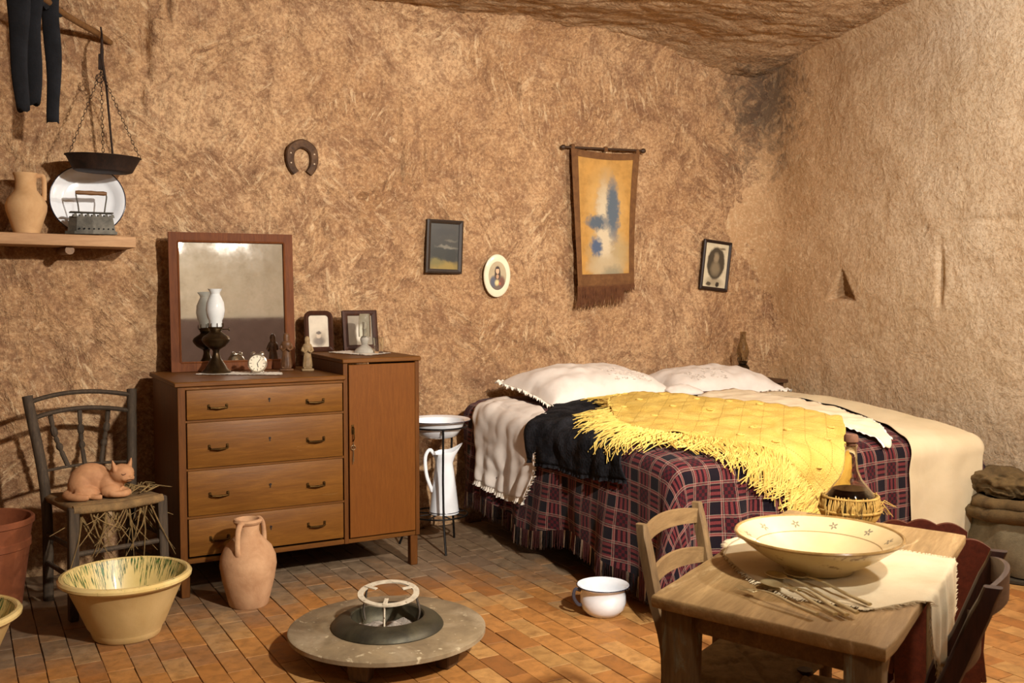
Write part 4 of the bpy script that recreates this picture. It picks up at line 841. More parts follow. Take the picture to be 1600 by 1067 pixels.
def lace_strip(line, nrm, wid, amp, cnt, down=False):
    """gathered trim along a polyline"""
    P = [Vector(p) for p in line]; N = cnt; rows = [[], [], []]
    for k in range(N+1):
        f = k/N*(len(P)-1); i = min(int(f), len(P)-2); p = P[i].lerp(P[i+1], f-i); n_ = (nrm[i].lerp(nrm[i+1], f-i)).normalized(); wv = math.sin(k*1.45)+.5*math.sin(k*.63)
        up_ = Vector((0, 0, 1)) if not down else Vector((n_.y, -n_.x, 0)) if abs(n_.z) < .9 else Vector((-1, 0, 0))
        for j, e in enumerate((0, .55, 1)): rows[j].append(p+n_*(wid*e*(1+.15*math.sin(k*.9)))+up_*(amp*e*wv))
    return MB().grid(rows)
# white cloth hanging at the left of the head end
wc = thing('white_cloth', 'crumpled white cloth with lace hem hanging down the head end of the bed', 'cloth', (0, 0, 0))
g = coons([(2.375, 5.30), (2.36, 5.15), (2.345, 5.0), (2.365, 4.84), (2.385, 4.69)], [(2.98, 5.45), (2.97, 5.28), (2.96, 5.1), (2.95, 4.95), (2.90, 4.80)], [(2.375, 5.30), (2.6, 5.36), (2.8, 5.44), (2.98, 5.45)], [(2.385, 4.69), (2.55, 4.64), (2.72, 4.68), (2.90, 4.80)], 60, 50)
rows = cloth(g, .012, .03, 4., 2.); rows = [[(x-.010*sm(.75, .3, z)*(math.sin(i*.55+j*.02)+.5*math.sin(i*.23)), y, z) for i, (x, y, z) in enumerate(r)] for j, r in enumerate(rows)]
MB().grid(rows).build('linen', CLOTHW, wc, smooth=180, solid=.003)
lace_strip(rows[0], [Vector((-.15, 0, -1))]*60, .030, .010, 170, True).build('lace_hem', LACE, wc, smooth=180)
lace_strip([r[-1] for r in rows[:30]], [Vector((-.1, -.9, -.2))]*30, .022, .008, 80, True).build('lace_hem', LACE, wc, smooth=180)
# black shawl
bs = thing('black_shawl', 'black lace shawl spread over the side of the bed beside the pillow', 'shawl', (0, 0, 0))
g = coons([(2.60, 4.72), (2.605, 4.45), (2.60, 4.25), (2.625, 4.0), (2.65, 3.80)], [(3.42, 5.26), (3.40, 5.0), (3.36, 4.78), (3.32, 4.58), (3.28, 4.36)], [(2.60, 4.72), (2.86, 4.79), (3.18, 5.10), (3.42, 5.26)], [(2.65, 3.80), (2.84, 3.90), (3.05, 4.12), (3.28, 4.36)], 60, 50)
rows = cloth(g, .014, .035, 4.5, 8.)
tb = NT('black_lace'); vb = tb.coord(); n_ = tb.voro(vb, 70); M_BL = tb.set(color=tb.mix(tb.ramp(tb.noise(vb, 12, 5, .6), [(.4, 0.), (.65, 1.)]), '141417', '2a2a2e'), rough=.95, normal=tb.bump(n_, .7, .004), spec=.1)
MB().grid(rows).build('lace_cloth', M_BL, bs, smooth=180, solid=.003)
lace_strip(rows[0], [Vector((-.2, 0, -1))]*60, .02, .006, 120, True).build('edging', M_BL, bs, smooth=180)
# yellow crocheted shawl
ys = thing('yellow_shawl', 'yellow crocheted shawl with long knotted fringe draped over the bed', 'shawl', (0, 0, 0))
bot = [(3.12, 4.50), (2.93, 4.12), (2.95, 3.84), (3.10, 3.68), (3.25, 3.585), (3.40, 3.49), (3.55, 3.36), (3.68, 3.25)]; top_ = [(3.49, 4.84), (3.74, 4.84), (3.80, 4.48), (3.92, 4.24), (4.05, 4.05), (4.08, 3.74)]; lef = [(3.12, 4.50), (3.26, 4.70), (3.49, 4.84)]; rig = [(3.68, 3.25), (3.80, 3.36), (3.88, 3.52), (3.98, 3.62), (4.08, 3.74)]
g = coons(bot, top_, lef, rig, 90, 56); rows = cloth(g, .044, .026, 5., 14.)
ty = NT('yellow_crochet'); uvn = ty.add('ShaderNodeUVMap'); sy = ty.sep(uvn.outputs[0]); a_ = ty.math('ADD', sy[0], sy[1]); d_ = ty.math('SUBTRACT', sy[0], sy[1])
def ln(x, per): return ty.math('LESS_THAN', ty.math('ABSOLUTE', ty.math('SUBTRACT', ty.math('FRACT', ty.math('ADD', ty.math('DIVIDE', x, per), 40.)), .5)), .022)
def dots(x): return ty.math('LESS_THAN', ty.math('FRACT', ty.math('ADD', ty.math('DIVIDE', x, .012), 40.)), .5)
hol = ty.math('MAXIMUM', ty.math('MULTIPLY', ln(a_, .15), dots(d_)), ty.math('MULTIPLY', ln(d_, .15), dots(a_)))
vy = ty.voro(uvn.outputs[0], 190); wv_ = ty.noise(uvn.outputs[0], 160, 3, .6)
cy = ty.ramp(ty.noise(uvn.outputs[0], 8, 5, .6), [(.3, 'cda950'), (.7, 'dfc26c')]); cy = ty.mix(ty.ramp(wv_, [(.35, .5), (.55, 0.)]), cy, 'c9a045'); cy = ty.mix(ty.math('MULTIPLY', hol, .6), cy, '8a6828')
M_YEL = ty.set(color=cy, rough=.9, normal=ty.bump(ty.math('SUBTRACT', vy, ty.math('MULTIPLY', hol, .6)), .6, .006), spec=.15)
yo = MB().grid(rows, g).build('crochet', M_YEL, ys, smooth=180, solid=.006)
YF = mottled('yellow_wool', 'caa64c', 'dec26a', 25, .9, .2, 80); b = MB(); rf = random.Random(9); edge = [(g[j][0], Vector((g[j][0][0]-3.5, g[j][0][1]-4.0, 0)), j, 0) for j in range(55, 0, -4)]+[(g[0][i], Vector((0, 0, 0)), 0, i) for i in range(0, 90)]
def outdir(j, i):
    if j == 0 and i > 0:
        a, c = Vector(g[0][max(i-1, 0)]+(0,)), Vector(g[0][min(i+1, 89)]+(0,)); d = (c-a).normalized(); return Vector((d.y, -d.x, 0)) if Vector((d.y, -d.x, 0)).dot(Vector(g[6][i]+(0,))-Vector(g[0][i]+(0,))) < 0 else Vector((-d.y, d.x, 0))
    a = Vector(g[j][0]+(0,))-Vector(g[j][8]+(0,)); return a.normalized()
for (uv0, _, j, i) in edge:
    od = outdir(j, i); 
    for q in range(7):
        sp_ = Vector((rf.random()-.5, rf.random()-.5, 0))*.035; L = .10+.11*rf.random(); bend = (rf.random()-.5)*.9; pts = []
        d2 = Vector((od.x*math.cos(bend*.5)-od.y*math.sin(bend*.5), od.x*math.sin(bend*.5)+od.y*math.cos(bend*.5), 0))
        for e in range(6):
            f = e/5; w_ = .04*math.sin(f*6+q*2.1+i*.7)*f; p = drape(uv0[0]+sp_.x*(.4+.6*f)+d2.x*L*f-d2.y*w_, uv0[1]+sp_.y*(.4+.6*f)+d2.y*L*f+d2.x*w_, .048-.018*f+.014*rf.random()*(1-f*.6)); pts.append(p)
        b.tube(pts, [.0042, .004, .0038, .0034, .003, .002], 4)
stuff(b.build('fringe', YF, ys))
for k in range(18):
    j, i = 6+(k % 4)*13, 6+(k*17) % 80; p = Vector(rows[j][i]); b = MB(); b.tube([p+Vector((.016*math.cos(t), .016*math.sin(t), .008)) for t in [2*PI*q/10 for q in range(10)]], .005, 6, closed=True); b.ball(p+Vector((0, 0, .008)), .007, 1); b.build('rosette', YF, ys)
# small white lace runner and the long cream sheet
dy = thing('white_lace_runner', 'white scalloped runner lying on the bed beside the yellow shawl', 'cloth', (0, 0, 0))
g = coons([(4.04, 4.86), (3.98, 4.5), (3.96, 4.16), (4.03, 3.78), (4.10, 3.48)], [(4.42, 4.92), (4.44, 4.5), (4.46, 4.15), (4.36, 3.80), (4.17, 3.51)], [(4.04, 4.86), (4.2, 4.93), (4.42, 4.92)], [(4.10, 3.48), (4.135, 3.475), (4.17, 3.51)], 70, 26)
rows = cloth(g, .026, .020, 6., 4.); MB().grid(rows).build('linen', mottled('ivory_linen', 'dccbaa', 'ebdcc0', 4, .9, .3, 120, .002), dy, smooth=180, solid=.003)
for rr, sx in ((rows[0], -1), (rows[-1], 1)): lace_strip(rr, [Vector((sx*.9, -.1, -.15))]*70, .016, .003, 150).build('lace_edge', LACE, dy, smooth=180)
cs = thing('cream_sheet', 'plain cream sheet draped over the right foot corner of the bed', 'sheet', (0, 0, 0))
g = coons([(4.46, 4.78), (4.54, 4.40), (4.55, 4.10), (4.42, 3.76), (4.32, 3.56), (4.27, 3.38), (4.28, 3.18), (4.29, 2.98)], [(5.10, 4.78), (5.14, 4.4), (5.14, 4.10), (5.08, 3.80), (4.93, 3.52), (4.85, 3.36), (4.83, 3.18), (4.82, 2.98)], [(4.46, 4.78), (4.8, 4.8), (5.10, 4.78)], [(4.29, 2.98), (4.55, 2.98), (4.82, 2.98)], 70, 60)
rows = cloth(g, .016, .012, 3., 30.); MB().grid(rows).build('linen', CREAM, cs, smooth=180, solid=.003)
# pillows
def pillow(label, loc, rz, L, W, H_, seed, tilt=(0, 0), grp='white pillows'):
    o = thing('pillow', label, 'pillow', loc, group=grp, rot=(tilt[0], tilt[1], rz)); n = 48
    def pt(s, t, side):
        a, c = 2*s-1, 2*t-1; e = max(0., (1-abs(a)**2.6)*(1-abs(c)**2.6))**.5; x = a*L/2*(1-.05*(1-abs(c))**2*abs(a)**3+.03*abs(c)**4); y = c*W/2*(1-.06*(1-a*a)*abs(c)**3*0+.03*abs(a)**4)
        wr = .016*noise.noise(Vector((x*7, y*9, seed)))+.010*noise.noise(Vector((x*18, y*14, seed+3))); return (x, y, H_*.35+side*e*(H_*(.62 if side > 0 else .34))+wr*(.4+.6*e)*(side > 0))
    top_r = [[pt(i/n, j/n, 1) for i in range(n+1)] for j in range(n+1)]; m = MB().grid(top_r); m.grid([[pt(i/n, j/n, -1) for i in range(n, -1, -1)] for j in range(n+1)])
    m.build('pillowcase', CLOTHW, o, smooth=180)
    ring = [top_r[0][i] for i in range(n)]+[top_r[j][n] for j in range(n)]+[top_r[n][n-i] for i in range(n)]+[top_r[n-j][0] for j in range(n+1)]; ctr = Vector((0, 0, H_*.35))
    lace_strip(ring, [((Vector(p)-ctr)*Vector((1, 1, 0))).normalized() for p in ring], .035, .011, 420).build('ruffle', LACE, o, smooth=180)
    b = MB(); rp = random.Random(seed)
    for k in range(70):
        x = (rp.random()*.7+.02)*L/2*(1 if seed < 3 else -1)*.9; y = -(rp.random()*.55+.2)*W/2; p = Vector(pt(x/L+.5, y/W+.5, 1)); r_ = .006+.006*rp.random(); b.tube([p+Vector((r_*math.cos(t), r_*math.sin(t), .001)) for t in [rp.random()*6+4*q/6 for q in range(7)]], .002, 4)
    stuff(b.build('embroidery', plain('white_embroidery', 'd8cbbd', .9), o)); return o
pillow('large white pillow with embroidered ruffled case nearest the wash stand', (3.50, 5.27, .765), math.radians(4), .98, .56, .25, 1, (.16, .02))
pillow('white ruffled pillow at the far side of the bed, near the corner', (4.55, 5.34, .755), math.radians(-4), .86, .50, .21, 4, (.12, 0))
# folded cloth between the pillows
b = MB(); rows = []
for j in range(17):
    t = j/16; rows.append([(4.02+.26*(i/24-.5)*(1-.2*t), 5.02+.16*(t-.5), bed_top(4.0, 5.0)+.02+.055*math.sin(PI*t)**.6*math.sin(PI*(.08+.84*i/24))**.5+.006*noise.noise(Vector((i*.4, j*.4, 3)))) for i in range(25)])
tag(b.grid(rows).build('folded_cloth', CLOTHW, smooth=180, solid=.01), 'small folded white cloth lying between the two pillows', 'cloth')
# night table and lamp in the corner
nt = thing('night_table', 'small dark wooden night table in the room corner behind the bed', 'table', (5.03, 5.38, 0))
W_NT = wood('night_table_wood', '3a2416', '5c3d26', 'x', 6.); MB().box((0, 0, .838), (.26, .32, .024), bev=.004).build('top', W_NT, nt); MB().box((0, .005, .76), (.22, .28, .13), bev=.003).build('drawer_box', W_NT, nt)
for x in (-.095, .095):
    for y in (-.12, .12): MB().box((x, y, .348), (.035, .035, .696), bev=.003).build('leg', W_NT, nt)
b = MB(); b.ball((.06, -.145, .77), .014, 2); b.build('knob', DARKIRON, nt)
nl = thing('small_oil_lamp', 'small oil lamp with a smoky glass chimney on the night table', 'oil lamp', (4.955, 5.47, .85))
MB().lathe([(0, 0), (.05, 0), (.052, .006), (.03, .02), (.02, .03), (.045, .05), (.05, .075), (.035, .095), (.02, .10), (0, .10)], 32).build('oil_font', ANT, nl)
b = MB().lathe([(.02, .098), (.03, .102), (.032, .118), (.026, .124), (0, .126)], 24)
for k in range(6): a = 2*PI*k/6; b.tube([(.032*math.cos(a), .032*math.sin(a), .112), (.037*math.cos(a), .037*math.sin(a), .13), (.034*math.cos(a), .034*math.sin(a), .15)], .0025, 6)
b.build('burner', ANT, nl)
MB().lathe([(.027, .12), (.029, .135), (.044, .175), (.046, .195), (.036, .235), (.024, .27), (.021, .30), (.0215, .335), (.0195, .335), (.019, .30), (.022, .27), (.034, .235), (.044, .195), (.042, .175), (.027, .135), (.025, .12)], 32).build('chimney', glassm('smoky_glass', 'd6d0c2', .03, 1.15), nl)
# ---------------------------------------------------------------- table
TZ = .75; TA, TB, TC, TD = [Vector(p+(0,)) for p in ((1.46, 1.93), (1.673, 1.393), (2.669, 1.947), (2.448, 2.474))]
W_TAB = wood('worn_table_top', '866a40', 'bd9c68', 'x', 3.2, .75, .5, wear='ceb484', wamt=.58); 
def tq(s, t): return (TA*(1-s)*(1-t)+TD*s*(1-t)+TB*(1-s)*t+TC*s*t)      # s along the length, t across towards the camera side
ang = math.atan2((TD-TA).y+(TC-TB).y, (TD-TA).x+(TC-TB).x)
tb_ = thing('kitchen_table', 'worn thick-topped wooden kitchen table in the foreground', 'table', (0, 0, 0))
ctr_ = (TA+TB+TC+TD)/4; RI = Matrix.Rotation(-ang, 4, 'Z'); tb_.location = (ctr_.x, ctr_.y, 0); tb_.rotation_euler = (0, 0, ang)
def tl(p, z): q = RI @ (Vector(p)-ctr_); return Vector((q.x, q.y, z))
out = []
for (a, c) in ((TA, TB), (TB, TC), (TC, TD), (TD, TA)):
    for k in range(14):
        p = a.lerp(c, k/14); d = (c-a).normalized(); n_ = Vector((d.y, -d.x, 0)); out.append(p+n_*(.0035*noise.noise(Vector((p.x*11, p.y*11, 2)))-(.006 if k == 0 else 0)))
rows = []
for f, z in ((.0, TZ), (.6, TZ), (.985, TZ), (.996, TZ-.002), (1., TZ-.007), (1., TZ-.024), (.994, TZ-.030), (.0, TZ-.030)):
    rows.append([tl(ctr_+(p-ctr_)*f, z+(.0015*noise.noise(p*9) if z == TZ else 0)) for p in out+[out[0]]])
MB().grid(rows).build('top', W_TAB, tb_, smooth=50)
INS = .06; LG = wood('painted_leg_wood', '5c4628', '8c6e42', 'z', 5., .75, .4, wear='858c78', wamt=.56); AP = wood('apron_wood', '5c4426', '8c6c40', 'x', 4., .75, .35, wear='8f8468', wamt=.68)
def board(A_, B_, z0, z1, th): d = B_-A_; c = (A_+B_)/2; return MB().box((c.x, c.y, (z0+z1)/2), (d.length, th, z1-z0), rotm(0, 0, math.atan2(d.y, d.x)), bev=.003)
cor = [tl(ctr_+(p-ctr_)*1.0, 0) for p in (TA, TB, TC, TD)]; c0 = sum(cor, Vector())/4; ins = [c-Vector((math.copysign(INS, c.x), math.copysign(INS, c.y), 0)) for c in cor]
for k in range(4):
    A_, B_ = ins[k], ins[(k+1) % 4]; board(A_, B_, TZ-.085, TZ-.030, .028).build('apron', AP, tb_)
    MB().box((ins[k].x, ins[k].y, (TZ-.03)/2), (.082, .082, TZ-.031), rotm(0, 0, .05*k), bev=.006, seg=2, taper=.72).build('leg', LG, tb_)
# ragged cloth on the table
tc_ = thing('table_cloth', 'frayed off-white linen cloth lying on the table under the bowl', 'cloth', (0, 0, 0)); RAG = mottled('raw_linen', 'c9b894', 'ddcfae', 6, .95, .4, 150, .002)
bot = [(1.860, 2.120), (1.80, 1.99), (1.76, 1.87), (1.745, 1.755), (1.80, 1.66), (1.83, 1.60)]; top_ = [(2.02, 2.235), (2.12, 2.14), (2.22, 2.03), (2.31, 1.93), (2.345, 1.84), (2.37, 1.79)]
def edge_drop(p):
    """cloth lies on the top and falls over the right-hand long edge"""
    d = (TC-TB).normalized(); n_ = Vector((d.y, -d.x, 0)); e = (Vector((p[0], p[1], 0))-TB).dot(n_)+.0
    z = TZ+.0035+.0035*abs(noise.noise(Vector((p[0]*14, p[1]*14, 6))))
    if e <= -.004: return Vector((p[0], p[1], z))
    h = e+.004; w_ = .010*math.sin((Vector((p[0], p[1], 0))-TB).dot(d)*55)*min(1, h*12); o = min(h, .012)+max(0, w_)+.004; q = Vector((p[0], p[1], 0))-n_*(e-o); return Vector((q.x, q.y, z-max(0, h-.012)))
g = coons(bot, top_, [bot[0], (1.94, 2.19), top_[0]], [bot[-1], (2.0, 1.60), (2.2, 1.67), top_[-1]], 50, 44)
g2 = []
for r in g: g2.append(list(r))
dn = Vector(((TC-TB).y, -(TC-TB).x, 0)).normalized()
for j in range(44):
    a = Vector(g[j][-1]+(0,)); L = .02+.20*sm(.25, .55, j/43)*(1-.25*sm(.85, 1, j/43))
    for k in range(1, 15): p = a+dn*(L*k/14); g2[j].append((p.x, p.y))
rows = [[edge_drop(p) for p in r] for r in g2]; MB().grid(rows).build('linen', RAG, tc_, smooth=180, solid=.002)
b = MB(); rf = random.Random(31)
for line, inner in (([r[-1] for r in rows], [r[-3] for r in rows]), (rows[0], rows[2]), (rows[-1], rows[-3]), ([r[0] for r in rows], [r[2] for r in rows])):
    for k in range(len(line)-1):
        for q in range(4):
            f = rf.random(); p = line[k].lerp(line[k+1], f); d = (line[k]-inner[k]).normalized(); L = .008+.016*rf.random(); e = p+d*L+Vector((rf.random()-.5, rf.random()-.5, 0))*.01; e.z = max(e.z, TZ+.002) if p.z > TZ else e.z
            b.tube([p, p.lerp(e, .5)+Vector((0, 0, .002)), e], [.0013, .0012, .0007], 4)
stuff(b.build('frayed_threads', RAG, tc_))
# big glazed bowl
def bowl_mat():
    t = NT('cream_glazed_bowl'); v = t.coord(); o = t.sep(v); r = t.math('SQRT', t.math('ADD', t.math('POWER', o[0], 2.), t.math('POWER', o[1], 2.))); z = o[2]
    col = t.ramp(t.noise(v, 6, 5, .6), [(.3, 'd6bd88'), (.7, 'e4cf9f')])
    a = t.math('MULTIPLY', t.math('ARCTAN2', o[1], o[0]), 11/(2*PI)); fa = t.math('SUBTRACT', t.math('FRACT', t.math('ADD', a, 20.)), .5); da = t.math('MULTIPLY', fa, 2*PI/11*.178); dr_ = t.math('SUBTRACT', r, .182)
    fr_ = t.math('SQRT', t.math('ADD', t.math('POWER', da, 2.), t.math('POWER', dr_, 2.))); pet = t.math('COSINE', t.math('MULTIPLY', t.math('ARCTAN2', dr_, da), 5.)); lim = t.math('ADD', .0085, t.math('MULTIPLY', pet, .004))
    ins_ = t.math('MULTIPLY', t.math('LESS_THAN', fr_, lim), t.math('GREATER_THAN', fr_, .0025)); col = t.mix(t.math('MULTIPLY', ins_, .85), col, '6e6a5c')
    ring = t.math('LESS_THAN', t.math('ABSOLUTE', t.math('SUBTRACT', r, .160)), .0013); col = t.mix(t.math('MULTIPLY', ring, .8), col, '7a5a30')
    return t.set(color=col, rough=.1, coat=.7, normal=t.bump(t.noise(v, 25, 4, .6), .06, .002))
bw = thing('serving_bowl', 'large shallow cream glazed bowl with small painted flowers inside', 'bowl', (1.975, 1.882, TZ+.006), .25)
MB().lathe([(.212, .097), (.205, .093), (.165, .066), (.158, .061), (.10, .022), (.07, .013), (0, .011)], 72).build('painted_interior', bowl_mat(), bw)
MB().lathe([(0, 0), (.085, 0), (.092, .003), (.095, .01), (.15, .042), (.19, .071), (.211, .090)], 72).build('outer_wall', mottled('buff_bowl_glaze', 'cbb07a', 'dcc491', 6, .25, .1, 30, coat=.4, spot='8a6a3c', spots=30), bw)
MB().lathe([(.210, .089), (.216, .091), (.2175, .095), (.215, .0985), (.211, .0985), (.208, .095)], 72).build('rim', mottled('brown_rim_glaze', '8a6a3a', 'b8955a', 20, .2, .1, 30, coat=.5), bw)
# cutlery
SIL = mottled('tarnished_silver', 'c0b080', 'e6d8ac', 18, .36, .1, 50, metal=.7)
def cutlery(kind, label, p0, p1, L=None, lift=.0):
    a, e = Vector(p0+(0,)), Vector(p1+(0,)); d = e-a; o = thing(kind, label, kind, (a.x, a.y, TZ+.011+lift), math.atan2(d.y, d.x), 'cutlery by the bowl'); L = L or d.length
    hp = crom([(.055, 0, .006), (.075, 0, .012), (.12, 0, .014), (L*.75, 0, .006), (L, 0, .003)], 20); MB().tube(hp, [.0035, .003, .003, .003, .0032]+[.0034+.0003*i for i in range(15)], 8, flat=.5).build('handle', SIL, o)
    if kind == 'spoon':
        rows = []
        for j in range(9):
            f = j/8; rows.append([(.028+.037*f*math.cos(2*PI*i/28), .0225*f*math.sin(2*PI*i/28)*(1-.18*math.cos(2*PI*i/28)), .001+.008*f**2.2) for i in range(29)])
        MB().grid(rows).build('bowl', SIL, o, smooth=180, solid=.0012)
    else:
        b = MB(); b.box((.05, 0, .005), (.022, .021, .002), bev=.0008)
        for k in range(4): b.tube([(.041, -.009+.006*k, .005), (.02, -.0095+.0063*k, .001), (.0, -.009+.006*k, .005)], [.0016, .0015, .0007], 6, flat=.6)
        b.build('tines', SIL, o)
    return o
cutlery('spoon', 'tarnished spoon lying closest to the foot of the bowl', (1.862, 1.872), (1.839, 1.590))
cutlery('spoon', 'second spoon from the bowl, bright bowl end on the linen edge', (1.815, 1.890), (1.766, 1.562))
cutlery('spoon', 'duller spoon half off the linen beside the forks', (1.752, 1.840), (1.716, 1.580))
cutlery('fork', 'fork lying on the bare wood farthest from the bowl', (1.668, 1.850), (1.680, 1.600))
cutlery('fork', 'fork lying under the handles of the spoons', (1.79, 1.815), (1.742, 1.570), lift=-.003)
# straw-covered flask
fk = thing('wine_flask', 'straw-covered glass wine flask with a cork at the far end of the table', 'flask', (2.462, 2.215, TZ))
MB().lathe([(0, .004), (.06, .004), (.082, .03), (.088, .06), (.08, .09), (.058, .118), (.036, .145), (.024, .175), (.0195, .205), (.0185, .245), (.021, .25), (.021, .256), (.017, .256), (.0165, .21), (.021, .175), (.033, .145), (.055, .117), (.077, .09), (.084, .06), (.078, .03), (.058, .008), (0, .008)], 40).build('glass_bottle', glassm('pale_bottle_glass', 'efe8d6', .02, 1.2), fk)
MB().lathe([(0, .009), (.056, .009), (.076, .03), (.082, .06), (.075, .09), (.0545, .1155), (0, .1155)], 36).build('wine', plain('dark_wine', '1a0c0e', .1), fk)
MB().lathe([(0, .25), (.0145, .25), (.0155, .262), (.022, .265), (.022, .282), (.018, .288), (0, .289)], 20).build('cork', mottled('old_cork', '4a2c1c', '6e4830', 20, .8, .4, 60), fk)
b = MB(); rf = random.Random(77); GOLD = mottled('golden_straw', '8a6c30', 'c09a50', 22, .8, .3, 90)
for k in range(110):
    a = 2*PI*k/110+rf.random()*.04; t = a+(rf.random()-.5)*.25; zt = .085+.018*rf.random(); P = [(.062, .002), (.086, .03), (.0925, .06), (.085, zt)]; c = [(r*math.cos(a+(t-a)*i/3), r*math.sin(a+(t-a)*i/3), z) for i, (r, z) in enumerate(P)]
    b.tube(crom(c, 8), [.0032]*7+[.002], 4)
for k in range(26):
    a = rf.random()*2*PI; L = .03+.05*rf.random(); b.tube([(.088*math.cos(a), .088*math.sin(a), .05), (.105*math.cos(a+.2), .105*math.sin(a+.2), .05+L*.5), ((.10+L*.5)*math.cos(a+.3), (.10+L*.5)*math.sin(a+.3), .04+L*.5*rf.random())], [.0025, .002, .001], 4)
for z, r in ((.012, .074), (.05, .095), (.092, .086)): torus(b, r, .004, z, 40)
stuff(b.build('straw_cover', GOLD, fk))
tg = thing('drinking_glass', 'small clear drinking glass beside the straw-covered flask', 'glass', (2.395, 2.145, TZ))
MB().lathe([(0, 0), (.027, 0), (.029, .004), (.034, .085), (.033, .086), (.0275, .01), (0, .009)], 36).build('cup', GLASS, tg)

# ---------------------------------------------------------------- chairs at the table
def ladder_chair(label, loc, rz, wood_, woodh, top_z, seat_z, w0, w1, rake, slats, pr_=.019, pw=.03):
    """local +y is the back of the chair"""
    o = thing('ladderback_chair', label, 'chair', loc, rz, 'ladder-back chairs at the table'); D_ = .31; yb = D_/2
    def bx(z): return yb+(.02 if z < seat_z else .02+rake*(z-seat_z)/(top_z-seat_z))
    for s in (-1, 1):
        pts = [(s*w0, yb+.05, 0), (s*w0, bx(seat_z), seat_z), (s*(w0+.006), bx((seat_z+top_z)/2), (seat_z+top_z)/2), (s*(w0+.01), bx(top_z), top_z)]; c = crom(pts, 20); m = MB(); n = len(c); vs = []; fs = []
        for i, p in enumerate(c):
            e = pw*(.9 if i < n-2 else .75); q = pr_*(1 if i < n-1 else .6); vs += [(p.x-q, p.y-e*.5, p.z), (p.x-q*.6, p.y-e*.65, p.z), (p.x+q*.6, p.y-e*.65, p.z), (p.x+q, p.y-e*.5, p.z), (p.x+q, p.y+e*.5, p.z), (p.x+q*.6, p.y+e*.65, p.z), (p.x-q*.6, p.y+e*.65, p.z), (p.x-q, p.y+e*.5, p.z)]
        fs = [(i*8+k, i*8+(k+1) % 8, (i+1)*8+(k+1) % 8, (i+1)*8+k) for i in range(n-1) for k in range(8)]+[tuple(range(7, -1, -1)), tuple((n-1)*8+k for k in range(8))]
        m.raw(vs, fs); m.build('back_post', wood_, o)
        MB().tube([(s*w1, -D_/2, 0), (s*w1, -D_/2, seat_z+.012)], [pr_*.9, pr_], 10).build('front_leg', wood_, o)
        for z in (.15, .28): MB().tube([(s*w1, -D_/2, z), (s*w0, yb+.03, z)], .011, 8).build('stretcher', wood_, o)
    for z in (.18, .31): MB().tube([(-w1, -D_/2, z), (w1, -D_/2, z)], .012, 8).build('stretcher', wood_, o)
    MB().tube([(-w0, yb+.035, .22), (w0, yb+.035, .22)], .011, 8).build('stretcher', wood_, o)
    for (z, h_, bow) in slats:
        rows = []; n = 16
        for (dz, dy) in ((-h_/2, -.006), (h_/2, -.006), (h_/2, .006), (-h_/2, .006), (-h_/2, -.006)): rows.append([((2*i/n-1)*w0, bx(z)+bow*(1-(2*i/n-1)**2)+dy, z+dz*(1-.12*abs(2*i/n-1)**3)+.012*(1-(2*i/n-1)**2)) for i in range(n+1)])
        MB().grid(rows).build('back_slat', woodh, o)
    rows = []; n = 20
    for j in range(n+1):
        t = 2*j/n-1; ww_ = w1+(w0-w1)*j/n+.012; rows.append([])
        for i in range(n+1):
            s = 2*i/n-1; e = max(abs(s), abs(t)); rows[-1].append((s*ww_, t*(D_/2+.012), seat_z+.012-.016*max(0, (abs(abs(s)-abs(t)) < .06)*.5)-.02*sm(.85, 1., e)+.003*math.sin(e*60)))
    MB().grid(rows).build('rush_seat', RUSH2, o, smooth=180, solid=-.03)
    return o
RUSH2 = mottled('pale_rush', '6e5a3c', '9c8458', 30, .9, .8, 110, .006)
CH1 = wood('chair_oak', '5a452c', '8a6e48', 'z', 6., .6, .25, wear='9a8058', wamt=.66); CH1S = wood('chair_oak_slat', '6e5434', '9a7c52', 'x', 5., .6, .2)
CH2 = wood('dark_chair_wood', '24110d', '45231a', 'z', 6., .45, .2, wear='5c3324', wamt=.72); CH2S = wood('dark_chair_slat', '3f2a1e', '6e5440', 'x', 5., .5, .2)
ladder_chair('light brown ladder-back chair at the left side of the table', (1.972, 2.128, 0), math.radians(25), CH1, CH1S, .825, .42, .172, .19, .085, [(.785, .05, .028), (.665, .052, .028), (.53, .05, .02)])
ladder_chair('dark brown ladder-back chair pushed against the right side of the table', (1.985, 1.767, 0), math.radians(33+180), CH2, CH2S, .83, .42, .165, .18, .15, [(.785, .07, .04), (.64, .07, .035), (.52, .05, .02)], .022, .04)

# ---------------------------------------------------------------- cradle and sacks at the right
W_CR = wood('red_brown_wood', '3d160c', '642a18', 'x', 5., .4, .15, wear='7a3c24', wamt=.7)
cr = thing('cradle', 'reddish-brown wooden cradle with scalloped end boards behind the table', 'cradle', (2.96, 2.30, 0), math.radians(45)); CL, CW = .47, .25
def scallop(w_, z0, z1):
    pts = [(-w_*.42, z0), (w_*.42, z0)]; top = []
    for k in range(25): s = 1-2*k/24; top.append((s*w_/2, z1+.016*abs(math.sin((s+1)*PI*1.5))-.025*(1-abs(s))*0+.02*(1-s*s)))
    return pts+top
for sx, zt in ((1, .60), (-1, .655)): b = MB(); b.prism(scallop(CW+.06, .16, zt), .022, T(sx*CL/2, 0, 0) @ rotm(PI/2, 0, PI/2)); b.build('end_board', W_CR, cr, smooth=30)
for sy in (-1, 1):
    b = MB(); b.box((0, sy*CW/2, .36), (CL-.01, .018, .30), rotm(sy*.12), bev=.003); b.build('side_board', W_CR, cr)
    b = MB(); b.box((0, sy*(CW/2+.018), .515), (CL-.01, .026, .014), bev=.003); b.build('top_rail', wood('pale_rail', '8a5c3a', 'b08458', 'x', 5.), cr)
MB().box((0, 0, .215), (CL-.02, CW-.02, .016), bev=.002).build('bottom_board', W_CR, cr)
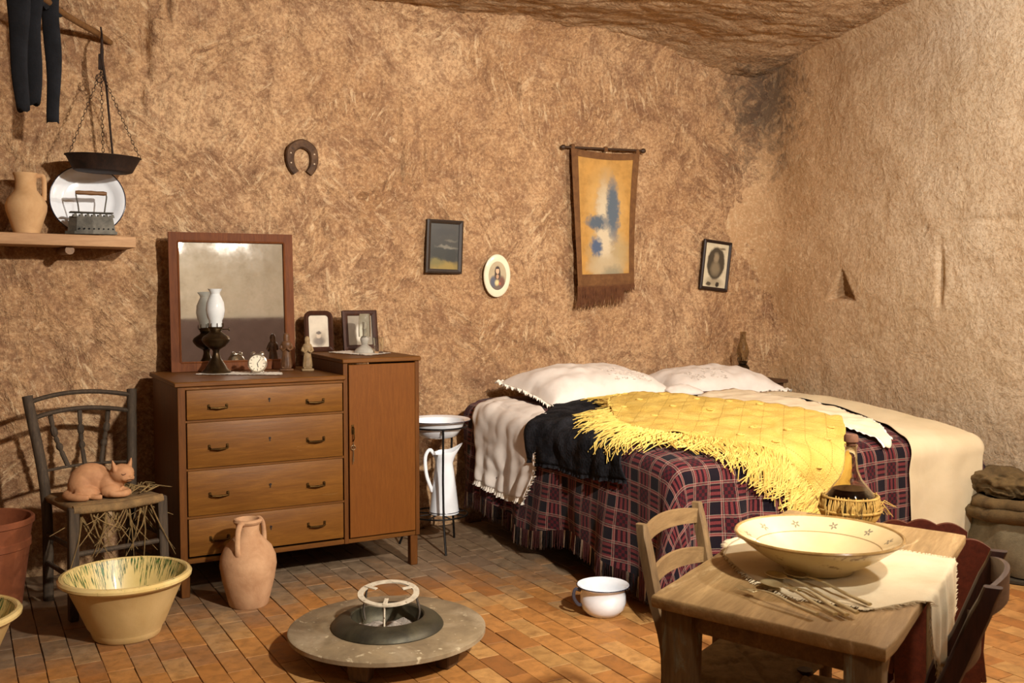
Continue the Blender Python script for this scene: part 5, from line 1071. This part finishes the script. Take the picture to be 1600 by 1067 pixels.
for sx in (-1, 1): b = MB(); b.prism([(-.2, .045), (-.1, .012), (0, 0), (.1, .012), (.2, .045), (.19, .08), (.12, .17), (-.12, .17), (-.19, .08)], .026, T(sx*CL*.36, 0, 0) @ rotm(PI/2, 0, PI/2)); b.build('rocker', W_CR, cr, smooth=30)
BUR = mottled('brown_burlap', '4a3a22', '6e5936', 10, .95, .8, 130, .005); BUR2 = mottled('grey_burlap', '5c533f', '857b60', 8, .95, .7, 130, .005)
sk = thing('grain_sack', 'full grey burlap sack with a rolled brown top against the right wall', 'sack', (4.90, 3.22, 0))
def swob(a, z): return 1+.06*math.sin(3*a+1+z*4)+.035*math.sin(7*a+z*17)+.02*math.sin(13*a-z*30)
MB().lathe([(0, .012), (.22, .012), (.26, .03), (.275, .10), (.265, .20), (.24, .27), (.225, .30), (.19, .29), (.1, .27), (0, .26)], 80, None, swob).build('sack_body', BUR2, sk)
MB().lathe([(0, 0), (.27, 0), (.285, .004), (.285, .018), (.275, .022), (0, .022)], 60).build('round_base', wood('base_board_wood', '2e2a22', '4a4436', 'x', 5.), sk)
def cwob(a, z):
    c, n_ = Vector((math.cos(a)*2.2, math.sin(a)*2.2, z*7)), 0; return 1+.13*noise.noise(c)+.07*(1-2*abs(noise.noise(c*2.7+Vector((3, 1, 0)))))*.6+.03*noise.noise(c*7)
for prof in ([(.15, .27), (.20, .275), (.245, .285), (.268, .305), (.27, .33), (.25, .352), (.22, .358), (.19, .35), (.16, .33)], [(.13, .33), (.18, .345), (.225, .352), (.24, .37), (.235, .395), (.205, .412), (.17, .405), (.14, .385), (.08, .36), (0, .35)]):
    MB().lathe(prof, 110, rotm(.05, -.04, len(prof)*.4), cwob).build('rolled_top', BUR, sk, smooth=180)
fs_ = MB().ball((0, 0, 0), 1., 5); pts = []
for p in fs_.v:
    q = Vector(p); c = q*1.6; k = 1+.22*noise.noise(c)+.16*(1-2*abs(noise.noise(c*2.1+Vector((4, 2, 1)))))+.05*(1-2*abs(noise.noise(c*5)))
    pts.append((q.x*.20*k, q.y*.16*k, max(q.z, -.55)*.085*k))
fs_.v = pts; o = fs_.build('folded_sack', BUR, smooth=180, loc=(4.93, 3.40, .435), rot=(.05, .1, .9)); tag(o, 'crumpled empty brown burlap sack lying on the full sack by the bed', 'sack')
